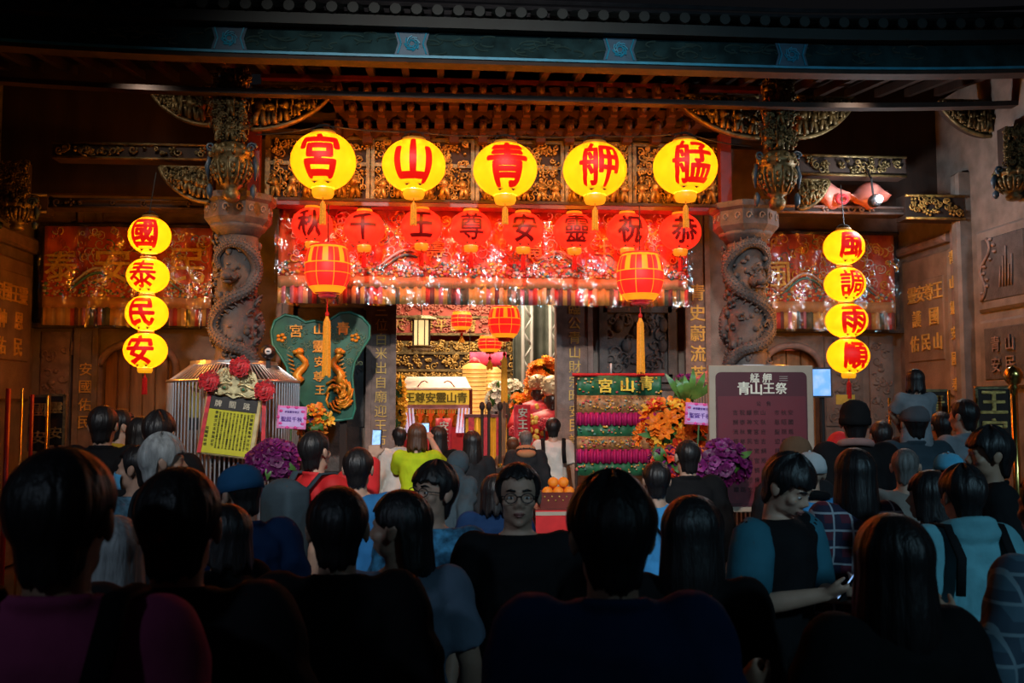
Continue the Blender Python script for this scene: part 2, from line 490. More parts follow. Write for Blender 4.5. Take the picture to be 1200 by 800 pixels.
# right wing: tablet 1060-1118, inscribed pilaster 1120-1132, column 1133-1142, far bay with two framed reliefs
side_piece(wr, XR, 1, yr(1062), yr(1118), zr(1090, 465), zr(1090, 298), .04, stone_w, 'tablet')
side_piece(wr, XR, 1, yr(1068), yr(1113), zr(1090, 425), zr(1090, 325), .055, stone_w, 'tablet_face')
side_text(wr, 1, ['靈安尊王', '護國', '佑民山'], yr(1071), yr(1112), zr(1090, 343), .30, .20, .056)
side_piece(wr, XR, 1, yr(1060), yr(1119), zr(1090, 291), zr(1090, 281), .10, stone_p, 'cornice')
side_piece(wr, XR, 1, yr(1122), yr(1132), 0, 4.1, .07, stone_p, 'pilaster')
side_text(wr, 1, list('青山靈安國泰民'), yr(1123), yr(1131), zr(1127, 300), .29, .15, .072)
side_piece(wr, XR, 1, yr(1134), yr(1143), 0, 4.4, .16, stone, 'wall_column')
a1 = side_piece(wr, XR, 1, yr(1152), yr(1215), zr(1180, 362), zr(1180, 262), .05, stone, 'tablet')
side_piece(wr, XR, 1, yr(1158), yr(1212), zr(1180, 352), zr(1180, 272), .06, stone_d, 'tablet_face')
side_piece(wr, XR, 1, yr(1152), yr(1215), zr(1180, 455), zr(1180, 372), .05, stone, 'tablet')
side_piece(wr, XR, 1, yr(1158), yr(1212), zr(1180, 447), zr(1180, 380), .06, stone_d, 'tablet_face')
side_text(wr, 1, ['青山', '安民'], yr(1166), yr(1200), zr(1180, 402), .22, .16, .066, stone_p)
vine = MB(); vine.M = Matrix.Translation((0, (yr(1158) + yr(1200)) / 2 - YW, 0)) @ Matrix.Rotation(-PI / 2, 4, 'Z')
zc = zr(1178, 312)
vine.tube([(-.30 + .07 * math.sin(k * .8) + .012 * k, -.07, zc - .33 + k * .055) for k in range(13)], .018, 6)
for k in range(9): vine.ball((-.28 + .07 * math.sin(k * 1.3) + .03 * k, -.07, zc - .25 + k * .07), (.035, .02, .02), 6, 4)
for k in range(5): vine.tube([(.05 + .05 * k, -.07, zc - .22), (.07 + .05 * k, -.07, zc + .1 * (k % 3))], .012, 5)
vine.build('carved_vine', stone_p, wr, True)
# left wing
yl = lambda px: yon(px, XL, -1)
zl = lambda px, py: zon(px, py, XL)
side_piece(wl, XL, -1, yl(-26), yl(33), zl(15, 470), zl(15, 302), .04, stone_w, 'tablet')
side_piece(wl, XL, -1, yl(-22), yl(29), zl(15, 425), zl(15, 318), .055, stone_w, 'tablet_face')
side_text(wl, -1, ['安國王靈', '神恩', '佑民'], yl(-16), yl(24), zl(15, 345), .30, .20, .056)
side_piece(wl, XL, -1, yl(-30), yl(36), zl(15, 290), zl(15, 272), .10, stone_p, 'cornice')
# hall behind the door
hall = empty('wall_hall', kind='structure')
red_wall = pm('hall_red_plaster', (.42, .075, .05), .6, var=.3, vs=3)
MB().b2(-4.5, 4.5, 17.6, 17.8, 0, 5.4).build('hall_back_panel', red_wall, hall)
MB().b2(-4.7, -4.5, YW + .35, 17.8, 0, 5.4).build('hall_side_panel', red_wall, hall)
MB().b2(4.5, 4.7, YW + .35, 17.8, 0, 5.4).build('hall_side_panel', red_wall, hall)
ceil = MB().b2(-6.4, 6.4, YW - .1, 17.8, 5.4, 5.55).build('ceiling', wood_d, kind='structure')

# ------------------------------------------------------------------ roof: eave board, tiles, rafters, porch ceiling
teal = pm('teal_painted_board', (.011, .032, .036), .8, var=.55, vs=6, bump=.2, spec=.08)
cyan_paint = pm('cyan_painted_trim', (.015, .26, .42), .45, var=.2)
tile_m = pm('glazed_roof_tile', (.005, .010, .010), .6, var=.4, vs=5)
roof = empty('roof', (0, YE, 0), kind='structure')
ze0, ze1 = Z(72, YE), Z(43, YE)
xe0, xe1 = X(-150, YE), X(1400, YE)
def sag(x):                                     # the eave lifts toward both ends
    t = abs(x - .1) / 5.4; return .30 * max(0, t - .45) ** 2
NS = 40
def eave_strip(z0, z1, y0, y1, m, name, parent=roof):
    q = MB()
    for k in range(NS):
        a = xe0 + (xe1 - xe0) * k / NS; b = xe0 + (xe1 - xe0) * (k + 1) / NS
        sa, sb = sag(a), sag(b)
        vs = [(a, y0, z0 + sa), (b, y0, z0 + sb), (b, y0, z1 + sb), (a, y0, z1 + sa), (a, y1, z0 + sa), (b, y1, z0 + sb), (b, y1, z1 + sb), (a, y1, z1 + sa)]
        q.add(vs, [(0, 1, 2, 3), (7, 6, 5, 4), (4, 5, 1, 0), (3, 2, 6, 7)])
    return q.build(name, m, parent)
eave_strip(ze0, ze1, -.05, .12, teal, 'eave_board')
eave_strip(ze0 - .012, ze0 + .012, -.062, .06, cyan_paint, 'eave_trim')
eave_strip(ze0 - .05, ze0 - .012, -.045, .12, wood_d, 'eave_batten')
eave_strip(ze1, ze1 + .10, -.16, .12, tile_m, 'tile_batten')
eave_strip(ze0 - .20, ze0 - .15, .5, .62, wood_d, 'eave_purlin')
# painted medallions of the eave board
for px in (270, 483, 725, 925):
    c = at(px, 64, YE); c.z = (ze0 + ze1) / 2 + sag(c.x)
    md = MB(); hw, hh = .16, (ze1 - ze0) / 2 - .01
    md.prism([(-hw, -hh), (hw, -hh), (hw * .75, -hh * .2), (hw, hh), (-hw, hh), (-hw * .75, -hh * .2)], -.062, -.04)
    md.M = Matrix.Translation((c.x, 0, c.z))
    q = MB(); q.M = Matrix.Translation((c.x, 0, c.z))
    q.prism([(-hw, -hh), (hw, -hh), (hw * .8, 0), (hw, hh), (-hw, hh), (-hw * .8, 0)], -.062, -.045)
    o = q.build('painted_medallion', pm('deep_blue_paint', (.012, .07, .13), .5), roof)
    q = MB(); q.M = Matrix.Translation((c.x, 0, c.z))
    for k in range(8):
        a = k * PI / 4
        q.tube([(.07 * math.cos(a + .3 * j) * (1 - j * .1), -.066, .07 * math.sin(a + .3 * j) * (1 - j * .1)) for j in range(5)], .008, 5)
    q.tube([(.03 * math.cos(k * PI / 6), -.066, .03 * math.sin(k * PI / 6)) for k in range(12)], .008, 5, closed=True)
    for s in (-1, 1): q.tube([(s * .13, -.066, -hh + .01), (s * .10, -.066, 0), (s * .13, -.066, hh - .01)], .008, 5)
    q.build('medallion_scroll', cyan_paint, o)
# brush-painted scrolls between the medallions
rn = random.Random(21); q = MB()
for k in range(120):
    px = rn.uniform(110, 1130); c = at(px, 64, YE); zc = (ze0 + ze1) / 2 + sag(c.x) + rn.uniform(-.06, .08); rr = rn.uniform(.03, .07); a0 = rn.uniform(0, 6)
    q.tube([(c.x + rr * 1.7 * math.cos(a0 + j * .5), -.055, zc + rr * .6 * math.sin(a0 + j * .5)) for j in range(6)], .008, 4)
q.build('painted_scroll', pm('grey_green_paint', (.028, .062, .06), .5), roof, kind='stuff')
# tiles: round tile ends and the tile rows running up the slope
te = MB().lathe([(0, -.02), (.05, -.02), (.058, 0), (.058, .06), (0, .06)], n=12, M=Matrix.Rotation(-PI / 2, 4, 'X'))
te_me = bpy.data.meshes.new('tile_end'); te_me.from_pydata(te.v, [], te.f); te_me.materials.append(tile_m)
rw = MB().tube([(0, 0, 0), (0, 3.6, 1.55)], .058, 8)
rw_me = bpy.data.meshes.new('tile_row'); rw_me.from_pydata(rw.v, [], rw.f); rw_me.materials.append(tile_m)
x = xe0 + .1
while x < xe1:
    z = ze1 + .155 + sag(x)
    link('tile_end', te_me, roof, (x, -.17, z)); link('tile_row', rw_me, roof, (x, -.13, z))
    x += .19
q = MB()
for k in range(NS):
    a = xe0 + (xe1 - xe0) * k / NS; b = xe0 + (xe1 - xe0) * (k + 1) / NS; sa, sb = sag(a), sag(b)
    q.add([(a, -.15, ze1 + .10 + sa), (b, -.15, ze1 + .10 + sb), (b, 3.6, ze1 + 1.68 + sb), (a, 3.6, ze1 + 1.68 + sa)], [(0, 1, 2, 3)])
    q.add([(a, .1, ze1 - .02 + sa), (b, .1, ze1 - .02 + sb), (b, 1.9, ze1 + .25 + sb), (a, 1.9, ze1 + .25 + sa)], [(3, 2, 1, 0)])
q.build('roof_deck', wood_d, roof)
# upper ridge bands above the tiles
for k, (dz, yy) in enumerate(((.36, .35), (.46, .42), (.55, .48))):
    q = MB(); pts = []
    for i in range(NS + 1):
        xx = xe0 + (xe1 - xe0) * i / NS; pts.append((xx, yy, ze1 + dz + sag(xx) * 1.3))
    q.tube(pts, .022, 5).build('ridge_band', pm('ridge_plaster', (.05, .045, .05), .6), roof)
# rafters under the eave
raf = MB().box((0, 0, 0), (.07, 1.7, .09)); raf_me = bpy.data.meshes.new('rafter'); raf_me.from_pydata(raf.v, [], raf.f); raf_me.materials.append(wood_d)
x = xe0 + .2
while x < xe1:
    o = link('rafter', raf_me, roof, (x, .95, ze1 + .02 + sag(x))); o.rotation_euler = (R(8), 0, 0)
    x += .36
# ------------------------------------------------------------------ lanterns
yel = emat('lit_yellow_paper', (1.0, .47, .006), 1.08, edge=(1.0, .43, .004), thin=.35)
yel_cap = emat('lit_yellow_cap', (1.0, .42, .008), .85)
red_ink = emat('lit_red_ink', (.80, .006, .002), .85, edge=(.72, .004, .002))
redp = emat('lit_red_paper', (1.0, .050, .018), .85, edge=(.9, .022, .010), thin=.35)
dark_ink = emat('dark_red_ink', (.20, .002, .002), .45)
orange_cap = emat('lit_orange_cap', (1.0, .26, .012), .85)
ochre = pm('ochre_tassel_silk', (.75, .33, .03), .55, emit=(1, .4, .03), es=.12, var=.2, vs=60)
red_tas = pm('red_tassel_silk', (.60, .012, .012), .55, var=.2, vs=60)
collar_m = pm('ochre_collar', (.40, .20, .02), .6, var=.2)

def shade_mesh(rx, rz, zt, n=48, m=20, rib=.012, nr=24):
    """round paper shade cut off at +-zt of its height"""
    q = MB(); prof = []
    t0 = math.asin(zt)
    vs = []; fs = []
    for i in range(m + 1):
        t = -t0 + 2 * t0 * i / m
        for k in range(n):
            a = 2 * PI * k / n
            rr = rx * math.cos(t) * (1 - rib * (0.5 + .5 * math.cos(nr * a)))
            vs.append((rr * math.cos(a), rr * math.sin(a), rz * math.sin(t)))
    fs = [(i * n + k, i * n + (k + 1) % n, (i + 1) * n + (k + 1) % n, (i + 1) * n + k) for i in range(m) for k in range(n)]
    q.add(vs, fs); return q, rz * math.sin(t0), rx * math.cos(t0)

_lan = {}
def lantern(px, py, Y, w_px, h_px, ch, kind, label, cat='lantern', group=None, hook=.07, tassel=.0, turn=0.0, char_scale=1.12, bold=.042, cap=True):
    c = at(px, py, Y); s = mpp(px, Y); rx, rz = w_px * s / 2, h_px * s / 2
    L = empty('paper_lantern', (c.x, c.y, c.z), turn, label, cat, group)
    pap, inkm, capm, tasm = {'yellow': (yel, red_ink, yel_cap, ochre), 'red': (redp, dark_ink, orange_cap, red_tas), 'string': (yel, red_ink, yel_cap, red_tas)}[kind]
    key = (kind, round(rx, 3), round(rz, 3))
    if key not in _lan:
        q, zt, rt = shade_mesh(rx, rz, .93, nr=28)
        o = q.build('shade', pap, L, True); _lan[key] = (o.data, zt, rt)
    else:
        link('shade', _lan[key][0], L)
    zt, rt = _lan[key][1:]
    g = MB(); v, f = wrap_glyph(ch, rx * 1.16 * char_scale, rx, rz, bold); g.add(v, f)
    g.build('painted_character', inkm, L)
    # top collar and wire bail
    MB().lathe([(rt * 1.02, zt - .012), (rt * 1.05, zt), (rt * 1.0, zt + .022), (rt * .85, zt + .024)], n=24).build('top_collar', collar_m if kind != 'red' else orange_cap, L, True)
    bail = MB().tube([(rt * .95 * math.cos(PI * k / 10), 0, zt + .015 + hook * math.sin(PI * k / 10)) for k in range(11)], .005, 5)
    bail.build('wire_bail', wire_m, L)
    hcap = rz * .30
    if cap: MB().lathe([(rt * .80, -zt + .008), (rt * .92, -zt - .01), (rt * .94, -zt - hcap * .55), (rt * .80, -zt - hcap), (rt * .2, -zt - hcap)], n=24).build('bottom_cap', capm, L, True)
    # dark pinch marks where the frame wires meet the paper under the character
    for sgn in (-1, 1):
        pin = MB()
        a = sgn * .38; t = -math.asin(.84); rr = rx * math.cos(t)
        v = [(math.sin(a + da) * rr * (1.0 + k), -math.cos(a + da) * rr * (1.0 + k) - .006, rz * math.sin(t) + dz) for da, dz, k in ((-.26, .022, .03), (0, -.014, 0), (.26, .012, .02), (0, .016, .03))]
        pin.add(v, [(0, 1, 2, 3)])
        pin.build('frame_mark', pm('pinch_mark', (.05, .02, .002), .7), L)
    if tassel:
        t = MB(); zz = -zt - hcap
        t.tube([(0, 0, zz + .005), (0, 0, zz - tassel * .15)], .006, 5)
        wdt = .032 if kind == 'yellow' else .024
        t.lathe([(wdt * .4, zz - tassel * .15), (wdt * .8, zz - tassel * .2), (wdt * .8, zz - tassel)], n=10, sx=.8)
        for k in range(8):
            a = k * PI / 4; t.tube([(wdt * .7 * math.cos(a), wdt * .7 * math.sin(a), zz - tassel * .25), (wdt * .85 * math.cos(a), wdt * .85 * math.sin(a), zz - tassel * 1.04)], .006, 4)
        t.build('tassel', tasm, L)
    lamp('lantern_bulb_light', 'POINT', tuple(c), {'yellow': 62, 'red': 26, 'string': 34}[kind], (1, .55, .2) if kind != 'red' else (1, .4, .25), .04)
    return L, c, zt

G = 'large yellow temple lanterns under the eave'
tops = []
for (px, py, ww, hh, ch, nm) in ((379, 189, 78, 71, '宮', 'palace'), (485, 194, 76, 64, '山', 'mountain'), (592, 199, 76, 66, '青', 'green'), (697, 199, 75, 65, '舺', 'boat'), (803, 196, 75, 65, '艋', 'barge')):
    _, c, zt = lantern(px, py, YL, ww, hh, ch, 'yellow', 'large round yellow lantern painted with the red character for %s' % nm, group=G, tassel=.26 if px != 592 else .2, hook=.085)
    tops.append((c.x, c.y, c.z + zt + .09))
G = 'small red lanterns in front of the embroidered curtain'
tops_r = []
for (px, py, ch, n) in ((366, 264, '秋', 'autumn'), (427, 268, '千', 'thousand'), (494, 266, '王', 'king'), (552, 268, '尊', 'honoured'), (613, 270, '安', 'peace'), (673, 271, '靈', 'spirit'), (735, 271, '祝', 'wishing'), (797, 272, '恭', 'respect')):
    _, c, zt = lantern(px, py, YR, 49, 44, ch, 'red', 'small round red lantern painted with the dark character for %s' % n, group=G, tassel=.17, hook=.05, char_scale=1.1, bold=.03)
    tops_r.append((c.x, c.y, c.z + zt + .052))
def string(col, side):
    prev = None
    for (px, py, ww, hh, ch, nm) in col:
        last = ch == col[-1][4]
        _, c, zt = lantern(px, py, 9.3, ww, hh, ch, 'string', 'yellow lantern with the red character for %s in the string by the %s' % (nm, side), group='yellow lanterns strung in vertical rows', hook=.05 if prev is None else .012, tassel=.20 if last else 0, cap=last)
        prev = c
        if last and side.startswith('maroon'):
            s = mpp(px, 9.3); zz = Z(468, 9.3, px) - c.z
            MB().box((-.04, 0, zz), (22 * s, .01, 11 * s)).build('wish_card', pm('amber_card', (.75, .42, .05), .6), _, label='amber paper card under the tassel')
            MB().tube([(0, 0, zz), (0, 0, Z(440, 9.3, px) - c.z)], .004, 4).build('card_string', wire_m, _)
string([(175.5, 276, 50, 46, '國', 'nation'), (173.5, 323, 50, 43, '泰', 'calm'), (172, 367, 50, 44, '民', 'people'), (170.5, 410.5, 51, 44, '安', 'peace')], 'crowned route notice')
string([(989, 289.5, 46, 41, '風', 'wind'), (990, 333, 46, 40, '調', 'tuned'), (992, 375.5, 47, 40, '雨', 'rain'), (994, 417, 47, 41, '順', 'smooth')], 'maroon sign board')
# hanging cables
def cable(pts, name, label, r=.007):
    q = MB(); q.tube(pts, r, 5)
    return q.build(name, wire_m, label=label, cat='cable')
p0, p1 = at(300, 158, YL), at(880, 172, YL)
row = [tuple(p0)] + tops + [tuple(p1)]
pts = []
for a, b in zip(row, row[1:]):
    for k in range(6):
        t = k / 6; pts.append((a[0] + (b[0] - a[0]) * t, YL, a[2] + (b[2] - a[2]) * t - .02 * math.sin(PI * t)))
cable(pts + [row[-1]], 'lantern_cable', 'thin black cable carrying the five large yellow lanterns')
p0, p1 = at(318, 238, YR), at(845, 248, YR)
cable([tuple(p0)] + tops_r + [tuple(p1)], 'lantern_cable', 'thin black cable carrying the eight small red lanterns', .006)
for px, py, n in ((175.5, 252, 'black drop cable above the lantern string by the caged dragon column'), (989, 268, 'black drop cable above the lantern string by the maroon sign board')):
    a = at(px, py, 9.3); cable([(a.x, a.y, a.z - .03), (a.x, a.y, a.z + .05), (a.x + .02, a.y + .1, 4.1)], 'drop_cable', n, .006)

# barrel-shaped palace lanterns
pal_red = emat('lit_red_gauze', (1.0, .018, .012), 1.0, edge=(.95, .012, .01))
pal_yel = emat('lit_amber_gauze', (1.0, .34, .012), .95, edge=(1, .28, .01))
def palace(px, py, Y, w_px, h_px, label, tz, group, squat=False, name='palace_lantern'):
    c = at(px, py, Y); s = mpp(px, Y); rx, rz = w_px * s / 2, h_px * s / 2
    L = empty(name, tuple(c), 0, label, 'lantern', group)
    def rad(t):                                  # t -1..1
        return rx * (1 - .40 * max(0, -t) ** 2.2 - .22 * max(0, t) ** 2.6)
    n = 32; m = 16; vs = []; fs = []
    for i in range(m + 1):
        t = -1 + 2 * i / m
        for k in range(n):
            a = 2 * PI * k / n; rr = rad(t) * (1 - .02 * math.cos(16 * a)); vs.append((rr * math.cos(a), rr * math.sin(a), rz * t))
    fs = [(i * n + k, i * n + (k + 1) % n, (i + 1) * n + (k + 1) % n, (i + 1) * n + k) for i in range(m) for k in range(n)]
    MB().add(vs, fs).build('shade', pal_yel, L, True)
    # red gauze panels round the belly with amber gaps between
    for k in range(8):
        a0 = -PI / 2 + k * PI / 4
        hw = .375
        for (z0, z1) in (((-.74, .22), (.27, .88)) if not squat else ((-.62, .62),)):
            if z0 > 0 and not squat:
                arcs = ((a0 - hw, a0 - .13), (a0 + .13, a0 + hw))
            else: arcs = ((a0 - hw, a0 + hw),)
            for (b0, b1) in arcs:
                q = MB()
                q.grid(lambda u, v: ((rad(z0 + (z1 - z0) * v) + .006) * math.cos(b0 + (b1 - b0) * u), (rad(z0 + (z1 - z0) * v) + .006) * math.sin(b0 + (b1 - b0) * u), rz * (z0 + (z1 - z0) * v)), 5, 5)
                q.build('gauze_panel', pal_red, L, True)
    q = MB()
    for zz in (-.76, -.18, .245, .90):
        q.tube([((rad(zz) + .008) * math.cos(2 * PI * k / 28), (rad(zz) + .008) * math.sin(2 * PI * k / 28), rz * zz) for k in range(28)], .0035, 4, closed=True)
    q.build('frame_hoop', pal_yel, L)
    MB().lathe([(rx * .82, rz * .98), (rx * .80, rz * 1.05), (rx * .5, rz * 1.10), (rx * .12, rz * 1.13)], n=24).build('top_cap', pal_red, L, True)
    MB().lathe([(rx * .3, -rz * 1.22), (rx * .42, -rz * 1.12), (rx * .36, -rz * 1.04), (rx * .58, -rz * .99)], n=20).build('bottom_cap', red_silk, L, True)
    MB().tube([(0, 0, rz * 1.1), (0, 0, rz * 1.3), (0, 0, (Z(239, 9.62, px) if Y < 11 else 5.4) - c.z)], .006, 5).build('hanging_cord', wire_m, L)
    zb = Z(tz[0], Y, px) - c.z; ze = Z(tz[1], Y, px) - c.z
    q = MB().tube([(0, 0, -rz * 1.2), (0, 0, zb)], .006, 5)
    q.ball((0, 0, zb), (.022, .022, .03), 8, 6)
    q.build('tassel_cord', red_tas, L)
    q = MB().lathe([(.012, zb - .02), (.028, zb - .06), (.034, zb - .12), (.038, ze)], n=12)
    for k in range(12):
        a = k * PI / 6; q.tube([(.03 * math.cos(a), .03 * math.sin(a), zb - .07), (.04 * math.cos(a), .04 * math.sin(a), ze - .01 * (k % 3))], .006, 4)
    q.build('tassel', ochre, L)
    return L
palace(384, 316, 9.62, 53, 56, 'barrel-shaped red palace lantern hanging in front of the green plaque', (368, 440), 'red palace lanterns')
palace(750, 325, 9.62, 53, 54, 'barrel-shaped red palace lantern hanging in front of the dark stone window', (370, 436), 'red palace lanterns')
palace(591, 378, 12.4, 37, 36, 'barrel-shaped red palace lantern hanging inside the bright doorway', (415, 470), 'red palace lanterns')
palace(574, 403, 13.3, 27, 19, 'squat plain red lantern behind the doorway palace lantern', (420, 432), None, True, 'round_lantern')
palace(541, 376, 13.9, 24, 22, 'pale red lantern glowing beside the lit hanging frame lamp', (392, 400), None, True, 'round_lantern')
# ------------------------------------------------------------------ dragon columns
def dragon_column(px, seed, label):
    c = at(px, 400, YC); rn = random.Random(seed)
    D = empty('dragon_column', (c.x, YC, 0), 0, label, 'column', 'carved dragon columns of the porch')
    zc0, zc1 = Z(277, YC), Z(237, YC)
    MB().lathe([(.45, 0), (.45, .12), (.36, .2), (.40, .3), (.33, .42), (.24, .46)], n=8).build('base', stone_d, D)
    MB().lathe([(.20, .4), (.205, 1.6), (.20, zc0)], n=24).build('shaft', stone_d, D, True)
    q = MB().lathe([(.21, zc0 - .05), (.24, zc0), (.27, zc0 + .02), (.29, zc0 + .06)], n=16)
    q.build('necking', stone_d, D, True)
    q = MB().lathe([(.27, zc0 + .03), (.33, zc0 + .10), (.345, zc0 + .12), (.345, zc1 - .09), (.385, zc1 - .06), (.385, zc1)], n=8, M=Matrix.Rotation(PI / 8, 4, 'Z'))
    cap = q.build('capital', stone_d, D)
    q = MB()
    for k in range(8):                           # raised key pattern on the eight faces
        a = -PI / 2 + k * PI / 4
        q.M = Matrix.Rotation(a + PI / 2, 4, 'Z')
        zz = (zc0 + zc1) / 2 + .02
        for dx in (-.07, .07):
            q.tube([(dx + .035 * math.cos(t * .8) * (1 - t / 12), -.322, zz + .045 * math.sin(t * .8) * (1 - t / 12)) for t in range(9)], .009, 5)
    q.build('key_pattern', stone, cap, kind='stuff')
    # dragon winding over the shaft: a loop at the top, then coils down, on the front and again behind
    zt, zb = zc0 - .08, .55; s_ = mpp(px, YC); m_ = 1 if seed == 1 else -1
    ctl = [(-16, 318), (-20, 304), (-9, 291), (8, 290), (21, 302), (24, 322), (15, 342), (-4, 354), (-19, 368), (-22, 388), (-8, 404), (14, 412), (25, 430), (18, 452), (-4, 466), (-22, 486), (-20, 512), (4, 530), (22, 552), (16, 580), (-10, 600)]
    cp = [(dx * m_, py) for dx, py in ctl]
    for back in (0, 1):
        pts = []; rs = []
        for i in range(len(cp) - 1):
            p0, p1, p2, p3 = cp[max(i - 1, 0)], cp[i], cp[i + 1], cp[min(i + 2, len(cp) - 1)]
            for k in range(6):
                t = k / 6
                f_ = lambda j: .5 * (2 * p1[j] + (p2[j] - p0[j]) * t + (2 * p0[j] - 5 * p1[j] + 4 * p2[j] - p3[j]) * t * t + (3 * p1[j] - p0[j] - 3 * p2[j] + p3[j]) * t ** 3)
                dx, py = f_(0), f_(1); a = -PI / 2 + math.asin(max(-.97, min(.97, dx * s_ / .235))) + PI * back
                rr = .235; pts.append((rr * math.cos(a), rr * math.sin(a), Z(py, YC, px))); n_ = len(pts)
                rs.append(.022 + .042 * min(1, n_ / 25))
        body = MB().tube(pts, rs, 10).build('dragon_body', stone_d, D, True)
        q = MB()
        for k in range(1, len(pts) - 1):         # rows of scales and a crest of fins
            p = Vector(pts[k]); o = Vector((p.x, p.y, 0)).normalized(); t = (Vector(pts[k + 1]) - Vector(pts[k - 1])).normalized(); n2 = o.cross(t).normalized()
            for j, an in enumerate((-.9, -.3, .3, .9)):
                q.ball(tuple(p + (o * math.cos(an) + n2 * math.sin(an)) * rs[k] * .97 + t * (.008 if j % 2 else -.008)), .0115, 5, 4)
            if k % 2: q.tube([p + n2 * rs[k] * .9 * m_, p + n2 * (rs[k] + .035) * m_ - t * .015], [.012, .003], 5)
        q.build('scales', stone_d, body, True, kind='stuff')
    # head low on the front, horns and jaws
    ha = -PI / 2 - .1 * m_; hz = Z(330, YC)
    q = MB(); H = Matrix.Translation((.26 * math.cos(ha), .26 * math.sin(ha), hz)) @ Matrix.Rotation(ha + PI / 2, 4, 'Z')
    q.M = H
    q.ball((0, 0, 0), (.09, .10, .075), 12, 8).ball((0, -.10, -.025), (.06, .08, .04), 10, 6).ball((0, -.08, -.075), (.05, .07, .02), 8, 5)
    for s in (-1, 1):
        q.ball((s * .05, -.05, .05), .024, 8, 6)
        q.tube([(s * .03, .02, .06), (s * .07, .08, .13), (s * .06, .12, .19)], [.018, .014, .004], 6)
        q.tube([(s * .05, -.12, -.02), (s * .11, -.16, -.05), (s * .13, -.12, .02)], [.01, .008, .003], 5)
    q.build('dragon_head', stone_d, D, True)
    # clouds and small immortals in relief
    q = MB()
    for _ in range(170):
        a = rn.uniform(0, 2 * PI); z = rn.uniform(1.2, zt); rr = .20 + rn.uniform(-.005, .02); s = rn.uniform(.014, .04)
        q.ball((rr * math.cos(a), rr * math.sin(a), z), (s, s, s * rn.uniform(.6, 1.3)), 7, 5)
    for _ in range(70):
        a = rn.uniform(0, 2 * PI); z = rn.uniform(1.2, zt)
        q.tube([((.235 + .02 * math.sin(k)) * math.cos(a + .06 * k * math.cos(k * .8)), (.235 + .02 * math.sin(k)) * math.sin(a + .06 * k * math.cos(k * .8)), z + .035 * math.sin(k * .9)) for k in range(7)], .014, 5)
    q.build('cloud_relief', stone_d, D, True, kind='stuff')
    return D
dragon_column(277, 1, 'grey stone dragon column behind the crowned route notice')
dragon_column(876, 2, 'grey stone dragon column behind the maroon sign board')

# steel guards round the feet of the columns
def guard(px, label, ztop=427, zsh=446, ro=.66, ri=.43):
    c = at(px, 400, YC); y = YC
    D = empty('column_guard', (c.x, y, 0), 0, label, 'guard', 'steel guards round the dragon columns')
    zt, zs = Z(ztop, y - ri), Z(zsh, y - ro)
    def oct(r, a):                               # rounded octagon
        k = (a % (PI / 4)) - PI / 8; return r * (math.cos(PI / 8) / math.cos(k)) * .5 + r * .5
    for r, z, nm in ((ri, zt, 'top_rail'), (ro, zs, 'shoulder_rail'), (ro, .25, 'bottom_rail'), (ro, 1.0, 'middle_rail')):
        MB().tube([(oct(r, 2 * PI * k / 40) * math.cos(2 * PI * k / 40), oct(r, 2 * PI * k / 40) * math.sin(2 * PI * k / 40), z) for k in range(40)], .016, 6, closed=True).build(nm, steel, D, True)
    MB().lathe([(.24, zt), (ri, zt), (ri, zt + .035), (.24, zt + .035), (.24, zt)], n=40, cap=False).build('top_plate', steel, D)
    N = 96
    for k in range(N):
        a = 2 * PI * (k + .5) / N; r0, r1 = oct(ri, a), oct(ro, a)
        b = MB().tube([(r1 * math.cos(a), r1 * math.sin(a), .02), (r1 * math.cos(a), r1 * math.sin(a), zs), (r0 * math.cos(a), r0 * math.sin(a), zt)], .0085, 5)
        b.build('bar', steel, D)
    return D
guard(275, 'white steel bar guard round the dragon column behind the route notice')
guard(878, 'white steel bar guard round the dragon column behind the maroon sign', 430, 446)

